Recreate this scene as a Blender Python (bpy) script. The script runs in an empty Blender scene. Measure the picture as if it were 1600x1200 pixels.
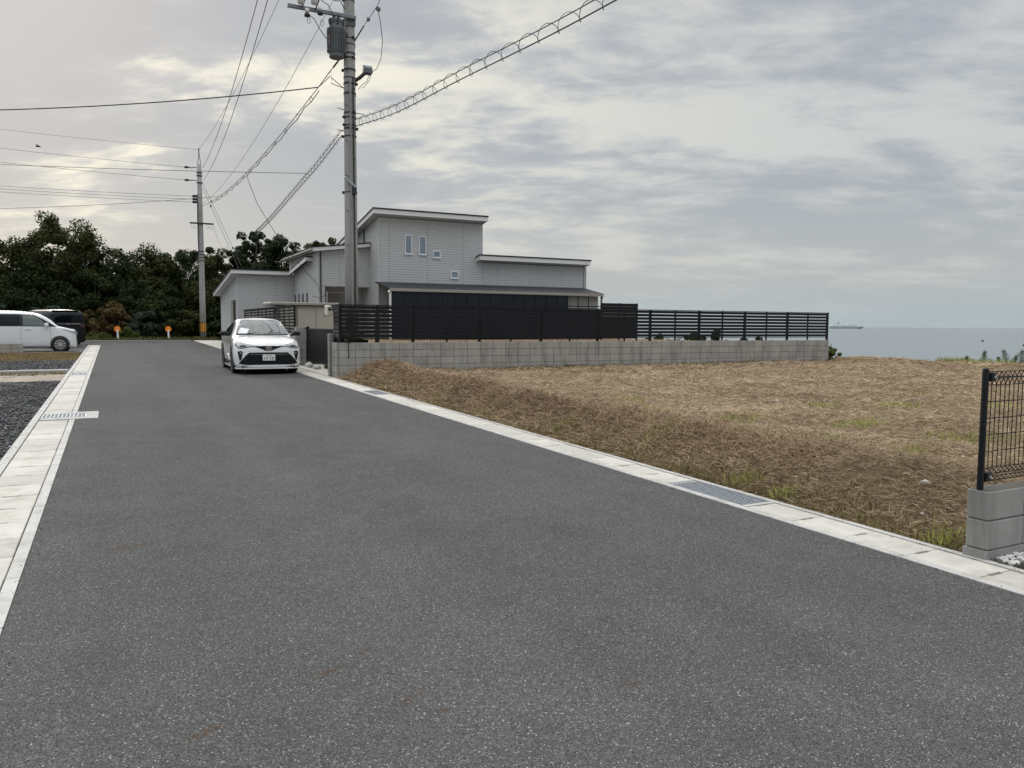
import bpy, bmesh, math, random
import numpy as np
from mathutils import Vector, Matrix
from mathutils.bvhtree import BVHTree

random.seed(7); RNG = np.random.default_rng(11)
R = math.radians
sc = bpy.context.scene
COL = sc.collection

# ------------------------------------------------------------------ camera
cam_d = bpy.data.cameras.new('camera'); cam = bpy.data.objects.new('camera', cam_d); COL.objects.link(cam)
cam_d.sensor_fit = 'HORIZONTAL'; cam_d.sensor_width = 36.0
cam_d.lens = 36.0 * 1220.0 / 1600.0
cam_d.clip_start = 0.05; cam_d.clip_end = 60000.0
YAW, PITCH, ROLL = math.atan(625 / 1220), math.atan(91.8 / 1220), R(0.32)
fw0 = Vector((math.sin(YAW), math.cos(YAW), 0)); rt0 = Vector((math.cos(YAW), -math.sin(YAW), 0)); up0 = Vector((0, 0, 1))
fw = fw0 * math.cos(PITCH) - up0 * math.sin(PITCH); up1 = up0 * math.cos(PITCH) + fw0 * math.sin(PITCH)
rt = rt0 * math.cos(ROLL) + up1 * math.sin(ROLL); up = up1 * math.cos(ROLL) - rt0 * math.sin(ROLL)
m3 = Matrix((rt, up, -fw)).transposed()
cam.matrix_world = Matrix.Translation((0, 0, 1.57)) @ m3.to_4x4()
sc.camera = cam

# ------------------------------------------------------------------ view
sc.view_settings.view_transform = 'Standard'; sc.view_settings.look = 'None'
sc.view_settings.exposure = 0.0; sc.view_settings.gamma = 1.0
sc.view_settings.use_curve_mapping = False
sc.render.engine = 'CYCLES'
sc.cycles.max_bounces = 6; sc.cycles.transparent_max_bounces = 8

# ------------------------------------------------------------------ sky and sun
SUN_AZ, SUN_EL = R(-6.0), R(26.0)          # azimuth from +Y, positive towards +X
sun_dir = Vector((math.sin(SUN_AZ) * math.cos(SUN_EL), math.cos(SUN_AZ) * math.cos(SUN_EL), math.sin(SUN_EL)))

def build_world():
    w = bpy.data.worlds.new('World'); sc.world = w; w.use_nodes = True
    nt = w.node_tree; N = nt.nodes; L = nt.links
    for n in list(N): N.remove(n)
    out = N.new('ShaderNodeOutputWorld'); bg = N.new('ShaderNodeBackground'); bg.inputs['Strength'].default_value = 0.1
    L.new(bg.outputs[0], out.inputs[0])
    sky = N.new('ShaderNodeTexSky'); sky.sky_type = 'NISHITA'; sky.sun_disc = False
    sky.sun_elevation = SUN_EL; sky.sun_rotation = SUN_AZ; sky.air_density = 1.3; sky.dust_density = 2.0
    tc = N.new('ShaderNodeTexCoord'); nrm = N.new('ShaderNodeVectorMath'); nrm.operation = 'NORMALIZE'
    L.new(tc.outputs['Generated'], nrm.inputs[0])
    sep = N.new('ShaderNodeSeparateXYZ'); L.new(nrm.outputs[0], sep.inputs[0])
    def M(op, a, b=None, c=None, clamp=False):
        n = N.new('ShaderNodeMath'); n.operation = op; n.use_clamp = clamp
        for k, v in enumerate((a, b, c)):
            if v is None: continue
            if isinstance(v, (int, float)): n.inputs[k].default_value = v
            else: L.new(v, n.inputs[k])
        return n.outputs[0]
    def MR(v, a, b, c, d, t='SMOOTHSTEP'):
        n = N.new('ShaderNodeMapRange'); n.interpolation_type = t
        L.new(v, n.inputs[0])
        for k, q in zip((1, 2, 3, 4), (a, b, c, d)): n.inputs[k].default_value = q
        return n.outputs[0]
    def MIX(f, a, b, mode='MIX'):
        n = N.new('ShaderNodeMix'); n.data_type = 'RGBA'; n.blend_type = mode
        if isinstance(f, (int, float)): n.inputs[0].default_value = f
        else: L.new(f, n.inputs[0])
        for k, v in ((6, a), (7, b)):
            if isinstance(v, tuple): n.inputs[k].default_value = (*v, 1)
            else: L.new(v, n.inputs[k])
        return n.outputs[2]
    z = M('MAXIMUM', sep.outputs['Z'], 0.0)
    den = M('ADD', z, 0.20)
    u = M('DIVIDE', sep.outputs['X'], den); v = M('DIVIDE', sep.outputs['Y'], den)
    # layers drift along a diagonal: turn and stretch the cloud deck
    ca, sa = math.cos(R(-30)), math.sin(R(-30))
    u2 = M('ADD', M('MULTIPLY', u, ca), M('MULTIPLY', v, sa)); v2 = M('SUBTRACT', M('MULTIPLY', v, ca), M('MULTIPLY', u, sa))
    cb = N.new('ShaderNodeCombineXYZ'); L.new(M('MULTIPLY', u2, 0.6), cb.inputs[0]); L.new(v2, cb.inputs[1])
    def noise(scale, detail, rough, dist, off):
        ad = N.new('ShaderNodeVectorMath'); ad.operation = 'ADD'; L.new(cb.outputs[0], ad.inputs[0]); ad.inputs[1].default_value = off
        n = N.new('ShaderNodeTexNoise'); n.inputs['Scale'].default_value = scale; n.inputs['Detail'].default_value = detail
        n.inputs['Roughness'].default_value = rough; n.inputs['Distortion'].default_value = dist
        L.new(ad.outputs[0], n.inputs['Vector']); return n.outputs[0]
    big = noise(1.15, 4, .5, .25, (5.6, 2.9, 0.2)); mid = noise(3.4, 7, .56, .3, (7.3, 4.4, 1.9)); fine = noise(9.5, 6, .6, .4, (1.2, 9.1, 5.0))
    # sun glow through the thin parts
    dt = N.new('ShaderNodeVectorMath'); dt.operation = 'DOT_PRODUCT'; L.new(nrm.outputs[0], dt.inputs[0]); dt.inputs[1].default_value = sun_dir
    d0 = M('MAXIMUM', dt.outputs['Value'], 0.0)
    glow = M('POWER', d0, 7.0); wide = M('POWER', d0, 2.5)
    dens = M('ADD', M('ADD', M('MULTIPLY', big, .38), M('MULTIPLY', mid, .44)), M('MULTIPLY', fine, .18))
    thin = MR(dens, .40, .56, 1.0, 0.0)                 # 1 = thin cloud
    body = MIX(thin, (3.75, 4.1, 4.65), (5.9, 6.1, 6.15))
    gap = MR(dens, .505, .40, 0.0, 1.0)
    warmgap = M('MULTIPLY', gap, M('ADD', .08, M('MULTIPLY', glow, 1.35)), clamp=True)
    c = MIX(warmgap, body, (10.0, 9.5, 7.9))
    c = MIX(M('MULTIPLY', wide, .15), c, (5.9, 5.7, 5.2))
    # low sky over the sea: calmer, paler, slightly cyan
    lowf = MR(z, .02, .24, .6, 0.0)
    c = MIX(lowf, c, (5.35, 5.55, 5.45))
    hor = MR(z, 0.0, .075, .8, 0.0)
    c = MIX(hor, c, (4.15, 5.0, 5.4))
    c = MIX(MR(z, .30, .75, 0.0, .8), c, (4.75, 4.75, 4.72))
    zen = MR(z, .36, .92, 1.0, 4.4)
    zs = N.new('ShaderNodeVectorMath'); zs.operation = 'SCALE'; L.new(c, zs.inputs[0]); L.new(zen, zs.inputs['Scale'])
    fin = MIX(0.93, sky.outputs[0], zs.outputs[0])
    L.new(fin, bg.inputs['Color'])
build_world()

sd = bpy.data.lights.new('sun', 'SUN'); sd.energy = 1.5; sd.angle = R(16); sd.color = (1, .95, .86)
sun = bpy.data.objects.new('sun', sd); COL.objects.link(sun)
sun.rotation_euler = (-sun_dir).to_track_quat('-Z', 'Y').to_euler()

# ------------------------------------------------------------------ helpers
G = 0.0088                                    # the road climbs gently away from the sea-front camera
def gz(y): return G * y

def thing(name, label, cat, loc=(0, 0, 0), rz=0.0, group=None):
    o = bpy.data.objects.new(name, None); COL.objects.link(o); o.empty_display_size = .2
    o.location = loc; o.rotation_euler = (0, 0, rz)
    o['label'] = label; o['category'] = cat
    if group: o['group'] = group
    return o
def tag(o, label, cat, group=None):
    o['label'] = label; o['category'] = cat
    if group: o['group'] = group
    return o
def setting(o, kind='structure'): o['kind'] = kind; return o

class MB:
    def __init__(s): s.v = []; s.f = []
    def add(s, vs, fs):
        b = len(s.v); s.v += [tuple(p) for p in vs]; s.f += [tuple(b + i for i in f) for f in fs]; return s
    def box(s, x0, x1, y0, y1, z0, z1):
        return s.add([(x, y, z) for z in (z0, z1) for y in (y0, y1) for x in (x0, x1)],
              [(0, 2, 3, 1), (4, 5, 7, 6), (0, 1, 5, 4), (2, 6, 7, 3), (0, 4, 6, 2), (1, 3, 7, 5)])
    def bevbox(s, x0, x1, y0, y1, z0, z1, b=.01):
        # box with chamfered edges
        ps = []
        cx, cy, cz = (x0 + x1) / 2, (y0 + y1) / 2, (z0 + z1) / 2
        hx, hy, hz = (x1 - x0) / 2, (y1 - y0) / 2, (z1 - z0) / 2
        for sx in (-1, 1):
            for sy in (-1, 1):
                for sz in (-1, 1):
                    ps += [(cx + sx * hx, cy + sy * (hy - b), cz + sz * (hz - b)), (cx + sx * (hx - b), cy + sy * hy, cz + sz * (hz - b)),
                           (cx + sx * (hx - b), cy + sy * (hy - b), cz + sz * hz)]
        bm = bmesh.new()
        for p in ps: bm.verts.new(p)
        bmesh.ops.convex_hull(bm, input=bm.verts)
        bm.verts.index_update()
        s.add([v.co[:] for v in bm.verts], [[v.index for v in f.verts] for f in bm.faces]); bm.free(); return s
    def prism(s, poly, axis, a, b):
        # poly in the two other axes (in cyclic-free order), extruded along axis from a to b
        n = len(poly)
        def P(p, t):
            if axis == 'x': return (t, p[0], p[1])
            if axis == 'y': return (p[0], t, p[1])
            return (p[0], p[1], t)
        vs = [P(p, a) for p in poly] + [P(p, b) for p in poly]
        fs = [tuple(range(n)), tuple(range(2 * n - 1, n - 1, -1))] + [(i, n + i, n + (i + 1) % n, (i + 1) % n) for i in range(n)]
        return s.add(vs, fs)
    def tube(s, pts, r, n=6, cap=True):
        pts = [Vector(p) for p in pts]; m = len(pts)
        rs = r if isinstance(r, (list, tuple)) else [r] * m
        vs = []; last = None
        for i, p in enumerate(pts):
            t = (pts[min(i + 1, m - 1)] - pts[max(i - 1, 0)])
            if t.length < 1e-9: t = Vector((0, 0, 1))
            t.normalize()
            if last is None:
                a = Vector((0, 0, 1)) if abs(t.z) < .9 else Vector((1, 0, 0)); u = t.cross(a).normalized()
            else:
                u = (last - t * last.dot(t)); u = u.normalized() if u.length > 1e-6 else t.orthogonal().normalized()
            last = u; w = t.cross(u)
            for k in range(n):
                an = 2 * math.pi * k / n; vs.append(p + (u * math.cos(an) + w * math.sin(an)) * rs[i])
        fs = [(i * n + k, i * n + (k + 1) % n, (i + 1) * n + (k + 1) % n, (i + 1) * n + k) for i in range(m - 1) for k in range(n)]
        if cap: fs += [tuple(range(n - 1, -1, -1)), tuple(range((m - 1) * n, m * n))]
        return s.add(vs, fs)
    def cyl(s, p0, p1, r, n=12): return s.tube([p0, p1], r, n)
    def lathe(s, prof, n=20, c=(0, 0, 0), axis='z', cap=True):
        vs = []; m = len(prof)
        for r, h in prof:
            for k in range(n):
                an = 2 * math.pi * k / n; x, y = r * math.cos(an), r * math.sin(an)
                p = (x, y, h) if axis == 'z' else ((h, x, y) if axis == 'x' else (x, h, y))
                vs.append((p[0] + c[0], p[1] + c[1], p[2] + c[2]))
        fs = [(i * n + k, i * n + (k + 1) % n, (i + 1) * n + (k + 1) % n, (i + 1) * n + k) for i in range(m - 1) for k in range(n)]
        if cap: fs += [tuple(range(n)), tuple(range((m - 1) * n, m * n))]
        return s.add(vs, fs)
    def build(s, name, mat, parent=None, world=False, smooth=False, loc=None):
        v = s.v
        if world and parent is not None:
            l = parent.location; v = [(p[0] - l[0], p[1] - l[1], p[2] - l[2]) for p in v]
        me = bpy.data.meshes.new(name); me.from_pydata(v, [], s.f); me.update()
        if s.f:
            bm = bmesh.new(); bm.from_mesh(me); bmesh.ops.recalc_face_normals(bm, faces=bm.faces); bm.to_mesh(me); bm.free()
        o = bpy.data.objects.new(name, me); COL.objects.link(o)
        if mat: me.materials.append(mat)
        if smooth: me.polygons.foreach_set('use_smooth', [True] * len(me.polygons))
        if parent is not None: o.parent = parent
        if loc: o.location = loc
        return o

def inst(o, name, parent=None, loc=(0, 0, 0), rot=(0, 0, 0), scale=None):
    c = bpy.data.objects.new(name, o.data); COL.objects.link(c); c.parent = parent; c.location = loc; c.rotation_euler = rot
    if scale: c.scale = scale
    return c

def fast_mesh(name, verts, faces4, mat, parent=None, smooth=False):
    """verts (n,3) array, faces (m,k) int array"""
    me = bpy.data.meshes.new(name); k = faces4.shape[1]; m = len(faces4)
    me.vertices.add(len(verts)); me.vertices.foreach_set('co', np.ascontiguousarray(verts, dtype=np.float32).ravel())
    me.loops.add(m * k); me.loops.foreach_set('vertex_index', np.ascontiguousarray(faces4, dtype=np.int32).ravel())
    me.polygons.add(m); me.polygons.foreach_set('loop_start', np.arange(0, m * k, k, dtype=np.int32))
    if smooth: me.polygons.foreach_set('use_smooth', np.ones(m, dtype=bool))
    me.update(calc_edges=True); me.validate()
    if mat: me.materials.append(mat)
    o = bpy.data.objects.new(name, me); COL.objects.link(o)
    if parent is not None: o.parent = parent
    return o

# ------------------------------------------------------------------ materials
class NT:
    def __init__(s, name):
        s.m = bpy.data.materials.new(name); s.m.use_nodes = True; s.t = s.m.node_tree; s.N = s.t.nodes; s.L = s.t.links
        s.b = s.N['Principled BSDF']
    def n(s, t, **kw):
        x = s.N.new(t)
        for k, v in kw.items(): setattr(x, k, v)
        return x
    def link(s, a, b): s.L.new(a, b)
    def pos(s, scale=(1, 1, 1), obj=False):
        g = s.n('ShaderNodeTexCoord') if obj else s.n('ShaderNodeNewGeometry')
        mp = s.n('ShaderNodeMapping'); mp.inputs['Scale'].default_value = scale
        s.link(g.outputs['Object' if obj else 'Position'], mp.inputs[0]); return mp.outputs[0]
    def noise(s, vec, scale, detail=4, rough=.55, dist=0):
        x = s.n('ShaderNodeTexNoise'); x.inputs['Scale'].default_value = scale; x.inputs['Detail'].default_value = detail
        x.inputs['Roughness'].default_value = rough; x.inputs['Distortion'].default_value = dist; s.link(vec, x.inputs['Vector']); return x.outputs[0]
    def vor(s, vec, scale, out='Color', feat='F1'):
        x = s.n('ShaderNodeTexVoronoi', feature=feat); x.inputs['Scale'].default_value = scale; s.link(vec, x.inputs['Vector']); return x.outputs[out]
    def ramp(s, v, stops, interp='LINEAR'):
        x = s.n('ShaderNodeValToRGB'); x.color_ramp.interpolation = interp; e = x.color_ramp.elements
        while len(e) < len(stops): e.new(.5)
        for k, (p, c) in enumerate(stops):
            e[k].position = p; e[k].color = (*c, 1) if isinstance(c, tuple) else (c, c, c, 1)
        s.link(v, x.inputs[0]); return x.outputs[0]
    def mix(s, f, a, b, mode='MIX'):
        x = s.n('ShaderNodeMix', data_type='RGBA', blend_type=mode)
        if isinstance(f, (int, float)): x.inputs[0].default_value = f
        else: s.link(f, x.inputs[0])
        for k, v in ((6, a), (7, b)):
            if isinstance(v, tuple): x.inputs[k].default_value = (*v, 1)
            else: s.link(v, x.inputs[k])
        return x.outputs[2]
    def math(s, op, a, b=0.0, clamp=False):
        x = s.n('ShaderNodeMath', operation=op); x.use_clamp = clamp
        for k, v in ((0, a), (1, b)):
            if isinstance(v, (int, float)): x.inputs[k].default_value = v
            else: s.link(v, x.inputs[k])
        return x.outputs[0]
    def bump(s, h, strength=.3, dist=.01):
        x = s.n('ShaderNodeBump'); x.inputs['Strength'].default_value = strength; x.inputs['Distance'].default_value = dist
        s.link(h, x.inputs['Height']); s.link(x.outputs[0], s.b.inputs['Normal'])
    def col(s, c):
        if isinstance(c, tuple): s.b.inputs['Base Color'].default_value = (*c, 1)
        else: s.link(c, s.b.inputs['Base Color'])
    def set(s, **kw):
        for k, v in kw.items(): s.b.inputs[k.replace('_', ' ')].default_value = v
        return s

def pmat(name, c, var=.15, scale=3.0, rough=.7, metal=0.0, bump=0.0, bscale=40.0, coat=0.0, spec=.5, fine=.0):
    t = NT(name); v = t.pos()
    lo = tuple(max(0, x * (1 - var)) for x in c); hi = tuple(min(1, x * (1 + var)) for x in c)
    f = t.noise(v, scale, 6, .6, .3)
    cc = t.ramp(f, [(.3, lo), (.7, hi)])
    if fine: cc = t.mix(fine, cc, t.ramp(t.noise(v, 160, 2), [(.3, tuple(x * .5 for x in c)), (.7, tuple(min(1, x * 1.4) for x in c))]))
    t.col(cc)
    t.set(Roughness=rough, Metallic=metal); t.b.inputs['Specular IOR Level'].default_value = spec
    if coat: t.set(Coat_Weight=coat, Coat_Roughness=.05)
    if bump: t.bump(t.noise(v, bscale, 5), bump, .01)
    return t.m

def asphalt_mat():
    t = NT('asphalt'); v = t.pos()
    cell = t.vor(v, 190, 'Color'); sep = t.n('ShaderNodeSeparateColor'); t.link(cell, sep.inputs[0])
    agg = t.ramp(sep.outputs[0], [(0, .018), (.3, .052), (.7, .095), (.90, .15), (.98, .25), (1, .65)])
    cell2 = t.vor(v, 420, 'Color'); sep2 = t.n('ShaderNodeSeparateColor'); t.link(cell2, sep2.inputs[0])
    fineg = t.ramp(sep2.outputs[1], [(0, .025), (.5, .082), (1, .20)])
    c = t.mix(.45, agg, fineg)
    big = t.noise(v, .35, 5, .6, .6); mid = t.noise(v, 2.2, 4)
    c = t.mix(1.0, c, t.ramp(big, [(.3, .95), (.7, 1.10)]), 'MULTIPLY')
    c = t.mix(1.0, c, t.ramp(mid, [(.3, .93), (.7, 1.06)]), 'MULTIPLY')
    # faint long wear bands from tyres along the lane (x is across the road)
    sx = t.n('ShaderNodeSeparateXYZ'); t.link(v, sx.inputs[0])
    band = t.noise(t.pos((1.1, .03, 1)), 1.0, 2)
    c = t.mix(1.0, c, t.ramp(band, [(.35, .95), (.65, 1.07)]), 'MULTIPLY')
    c = t.mix(1.0, c, (1.0, 1.02, 1.0), 'MULTIPLY')
    # small rust-brown drips with a shape of their own
    mask = None
    for (px, py, lx, ly, an) in [(.06, 5.82, .19, .05, .35), (.27, 3.06, .11, .028, .45), (.81, 3.36, .07, .025, .5), (1.02, 3.5, .07, .024, .5), (1.06, 2.98, .085, .026, .5), (1.14, 2.82, .04, .022, .4), (1.96, 2.67, .05, .03, .3), (.5, 10.6, .12, .03, .3)]:
        mp = t.n('ShaderNodeMapping', vector_type='TEXTURE'); mp.inputs['Location'].default_value = (px, py, 0); mp.inputs['Rotation'].default_value = (0, 0, an)
        mp.inputs['Scale'].default_value = (lx, ly, 1); s2 = t.n('ShaderNodeVectorMath', operation='MULTIPLY'); t.link(v, s2.inputs[0]); s2.inputs[1].default_value = (1, 1, 0)
        t.link(s2.outputs[0], mp.inputs[0]); ln = t.n('ShaderNodeVectorMath', operation='LENGTH'); t.link(mp.outputs[0], ln.inputs[0])
        mm = t.math('SUBTRACT', 1.35, ln.outputs['Value'], True); mask = mm if mask is None else t.math('MAXIMUM', mask, mm)
    mask = t.math('MULTIPLY', mask, t.ramp(t.noise(v, 45, 3), [(.38, 0.0), (.62, .85)]))
    c = t.mix(mask, c, (.085, .05, .032)); t.col(c)
    t.set(Roughness=.95); t.b.inputs['Specular IOR Level'].default_value = .03
    h = t.vor(v, 190, 'Distance'); t.bump(h, .55, .005); return t.m

def concrete_mat(name, c, stain=.35, dirt=(.20, .17, .12), vstreak=False, rnd=.08):
    t = NT(name); v = t.pos()
    f = t.noise(v, 2.6, 8, .62, .4); base = t.ramp(f, [(.25, tuple(x * .84 for x in c)), (.75, tuple(min(1, x * 1.1) for x in c))])
    sp = t.noise(v, 220, 2); base = t.mix(.22, base, t.ramp(sp, [(.3, tuple(x * .6 for x in c)), (.7, tuple(min(1, x * 1.3) for x in c))]))
    st = t.noise(t.pos((3.0, 3.0, .45)) if vstreak else v, 1.7 if vstreak else 5.5, 6, .65, .5)
    base = t.mix(t.ramp(st, [(.47, 0.0), (.68, stain)]), base, dirt)
    oi = t.n('ShaderNodeObjectInfo'); k = t.ramp(oi.outputs['Random'], [(0, 1 - rnd), (1, 1 + rnd)])
    base = t.mix(1.0, base, k, 'MULTIPLY')
    t.col(base); t.set(Roughness=.88); t.b.inputs['Specular IOR Level'].default_value = .3
    t.bump(t.noise(v, 130, 4), .25, .004); return t.m

def leaf_mat(name, stops, trans=.25, clump=.55):
    t = NT(name); v = t.pos()
    g = t.n('ShaderNodeNewGeometry'); isl = g.outputs['Random Per Island']
    cl = t.noise(v, clump, 4, .6); f = t.math('ADD', t.math('MULTIPLY', isl, .45), t.math('MULTIPLY', cl, .8))
    f = t.math('SUBTRACT', f, .12, True)
    c = t.ramp(f, stops); t.col(c); t.set(Roughness=.55); t.b.inputs['Specular IOR Level'].default_value = .08
    tr = t.n('ShaderNodeBsdfTranslucent'); t.link(c, tr.inputs[0]); mx = t.n('ShaderNodeMixShader'); mx.inputs[0].default_value = trans
    out = t.N['Material Output']; t.link(t.b.outputs[0], mx.inputs[1]); t.link(tr.outputs[0], mx.inputs[2]); t.link(mx.outputs[0], out.inputs[0])
    return t.m

def glass_mat(name, c, rough=.03, metal=0.0):
    t = NT(name); v = t.pos(); t.col(t.ramp(t.noise(v, .8, 3), [(.3, tuple(x * .8 for x in c)), (.7, tuple(min(1, x * 1.2) for x in c))]))
    t.set(Roughness=rough, Metallic=metal, IOR=1.5); t.b.inputs['Specular IOR Level'].default_value = .8; t.set(Coat_Weight=.6, Coat_Roughness=.02); return t.m

M = {}
M['asphalt'] = asphalt_mat()
M['lid'] = concrete_mat('gutter_concrete', (.50, .485, .445), .5, (.31, .285, .24), rnd=.10)
M['kerb'] = concrete_mat('kerb_concrete', (.46, .455, .44), .5, (.22, .21, .19))
M['block'] = concrete_mat('block_concrete', (.365, .355, .325), .55, (.15, .145, .128), True, .08)
M['block_new'] = concrete_mat('new_block_concrete', (.285, .285, .275), .6, (.15, .15, .142), True, .06)
M['mortar'] = concrete_mat('mortar', (.10, .098, .092), .3)
M['pole'] = concrete_mat('pole_concrete', (.33, .335, .325), .4, (.13, .13, .125), True)
M['pad'] = concrete_mat('pad_concrete', (.48, .465, .42), .35, (.33, .3, .25))
M['black'] = pmat('black_coated_aluminium', (.007, .008, .011), .25, 2, .5, 0, .03, spec=.25)
M['gate'] = pmat('black_gate_bars', (.004, .005, .008), .2, 2, .5, spec=.2)
M['steel'] = pmat('galvanised_steel', (.36, .39, .42), .2, 20, .5, .35)
M['darksteel'] = pmat('dark_fittings', (.035, .036, .038), .3, 10, .5, .3)
M['wire'] = pmat('cable_black', (.02, .021, .023), .2, 10, .5)
M['greywire'] = pmat('cable_grey', (.09, .09, .095), .2, 10, .55)
M['white_paint'] = pmat('white_paint', (.78, .78, .77), .05, 2, .4)
M['trim'] = pmat('white_fascia', (.70, .71, .72), .05, 2, .45)
M['roof'] = pmat('charcoal_roof', (.022, .023, .026), .25, 3, .6, 0, spec=.25)
M['beige'] = pmat('beige_steel', (.40, .385, .33), .06, 1.2, .5)
M['beige_dark'] = pmat('beige_trim', (.30, .285, .25), .06, 1.2, .5)
M['transformer'] = pmat('transformer_grey', (.115, .125, .135), .15, 4, .5, .2)
M['porcelain'] = pmat('porcelain', (.62, .63, .62), .06, 6, .25)
M['orange'] = pmat('orange_reflector', (.85, .24, .015), .08, 10, .35)
M['yellow'] = pmat('yellow_guard', (.62, .27, .03), .12, 8, .5)
M['car_white'] = pmat('white_car_paint', (.80, .81, .82), .02, 1.0, .22, 0, 0, 40, 1.0)
M['van_white'] = pmat('pearl_white_paint', (.72, .74, .76), .02, 1.0, .25, 0, 0, 40, 1.0)
M['car_black'] = pmat('black_car_paint', (.006, .0065, .008), .1, 1.0, .3, 0, 0, 40, .25, .3)
M['plastic'] = pmat('black_plastic', (.010, .0105, .011), .2, 8, .55, spec=.3)
M['tyre'] = pmat('tyre_rubber', (.016, .016, .017), .2, 20, .8)
M['alloy'] = pmat('alloy_silver', (.62, .63, .65), .05, 20, .3, .8)
M['chrome'] = pmat('chrome', (.75, .76, .78), .03, 20, .15, 1.0)
M['red'] = pmat('tail_red', (.30, .015, .015), .1, 10, .2, 0, 0, 40, .5)
M['lamp'] = glass_mat('headlamp_glass', (.30, .32, .34), .05)
M['glass'] = glass_mat('car_glass', (.020, .028, .033), .02)
M['tint'] = glass_mat('tinted_glass', (.004, .005, .007), .05)
M['tint'].node_tree.nodes['Principled BSDF'].inputs['Coat Weight'].default_value = 0.0; M['tint'].node_tree.nodes['Principled BSDF'].inputs['Specular IOR Level'].default_value = .4
M['winglass'] = glass_mat('window_glass', (.15, .21, .28), .05)
M['screen'] = pmat('dark_screen', (.008, .011, .019), .12, 1.0, .45, spec=.3)
M['interior'] = pmat('pale_interior', (.34, .35, .33), .2, 4, .8)
M['stone'] = pmat('white_stone', (.60, .59, .57), .2, 9, .8, 0, .3, 30)
M['bark'] = pmat('bark', (.075, .06, .047), .4, 6, .9, 0, .6, 20)
M['plate'] = pmat('number_plate', (.78, .79, .78), .02, 3, .5)
M['green_ink'] = pmat('green_print', (.03, .16, .09), .05, 3, .5)
M['paper'] = pmat('white_paper', (.78, .80, .82), .03, 3, .8)
def straw_ground_mat():
    t = NT('dry_ground'); v = t.pos()
    a = t.noise(v, .45, 5, .6, .5); b = t.noise(v, 3.2, 6, .65, .6); c3 = t.noise(v, 38, 4, .6, 1.0)
    f = t.math('ADD', t.math('MULTIPLY', a, .5), t.math('MULTIPLY', b, .5))
    c = t.ramp(f, [(.3, (.13, .092, .064)), (.48, (.22, .16, .105)), (.62, (.32, .24, .155)), (.75, (.27, .23, .13))])
    c = t.mix(.6, c, t.ramp(c3, [(.3, (.09, .065, .043)), (.55, (.24, .18, .11)), (.75, (.42, .33, .21))]))
    t.col(c); t.set(Roughness=.95); t.b.inputs['Specular IOR Level'].default_value = .1
    t.bump(t.noise(v, 28, 6, .7), .9, .05); return t.m
def blade_mat(name, stops, clump=.5, trans=.15):
    return leaf_mat(name, stops, trans, clump)
M['dry'] = straw_ground_mat()
M['straw'] = blade_mat('straw', [(.1, (.155, .11, .075)), (.33, (.29, .215, .142)), (.56, (.435, .338, .224)), (.8, (.56, .455, .31)), (.97, (.70, .61, .45))], .6)
M['greengrass'] = blade_mat('green_grass', [(.1, (.17, .17, .05)), (.5, (.30, .32, .09)), (.9, (.50, .50, .17))], 1.5, .3)
M['olive'] = blade_mat('olive_grass', [(.1, (.085, .068, .03)), (.5, (.17, .14, .06)), (.9, (.27, .225, .10))], 1.5, .25)
def gravel_mat():
    t = NT('dark_gravel'); v = t.pos()
    s1 = t.n('ShaderNodeSeparateColor'); t.link(t.vor(v, 34, 'Color'), s1.inputs[0])
    c = t.ramp(s1.outputs[0], [(0, .018), (.5, .05), (.85, .09), (1, .30)])
    c = t.mix(1.0, c, t.ramp(t.noise(v, 1.2, 4), [(.3, .8), (.7, 1.2)]), 'MULTIPLY'); c = t.mix(1.0, c, (.93, .98, 1.06), 'MULTIPLY')
    t.col(c); t.set(Roughness=.9); t.bump(t.vor(v, 34, 'Distance'), 1.0, .02); return t.m
M['gravel'] = gravel_mat()
M['gravelstone'] = blade_mat('gravel_stone', [(.15, (.025, .027, .03)), (.5, (.06, .063, .068)), (.8, (.11, .113, .118)), (.95, (.34, .34, .33))], 2.0, 0)
M['bankstraw'] = blade_mat('bank_straw', [(.1, (.12, .078, .05)), (.35, (.22, .15, .098)), (.6, (.33, .24, .155)), (.85, (.46, .36, .235)), (.97, (.62, .52, .37))], .9)
M['sand'] = pmat('pinkish_soil', (.27, .225, .185), .45, 3, .95, 0, .6, 30)
M['verge'] = pmat('verge_soil', (.13, .105, .055), .35, 1.2, .95, 0, .7, 20, fine=.5)
M['browngrass'] = pmat('brown_turf', (.19, .135, .065), .35, .8, .95, 0, .8, 25, fine=.5)
M['siding'] = pmat('grey_siding', (.49, .505, .515), .05, .7, .6)
M['soffit'] = pmat('soffit_white', (.50, .51, .52), .05, 1, .6)

# ------------------------------------------------------------------ ground, sea
def grid(name, xs, ys, fz, mat, kind='structure', smooth=True):
    X, Y = np.meshgrid(xs, ys); Z = fz(X, Y); v = np.stack([X.ravel(), Y.ravel(), Z.ravel()], 1)
    nx, ny = len(xs), len(ys); i = np.arange(nx * ny).reshape(ny, nx)
    f = np.stack([i[:-1, :-1].ravel(), i[:-1, 1:].ravel(), i[1:, 1:].ravel(), i[1:, :-1].ravel()], 1)
    o = fast_mesh(name, v, f, mat, smooth=smooth); setting(o, kind); return o
def ground_z(X, Y):
    z = G * np.clip(Y, -30, 90) - .09
    t = np.clip((X - 26.2) / 9.0, 0, 1); return z * (1 - t) + t * (-7.0)
xs = np.concatenate([[-3000, -1000, -300, -100], np.linspace(-60, 26, 30), np.linspace(26.2, 36, 12)])
ys = np.concatenate([[-2000, -500, -120], np.linspace(-40, 90, 40), [150, 300, 800, 3000]])
grid('ground', xs, ys, ground_z, M['verge'])

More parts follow.
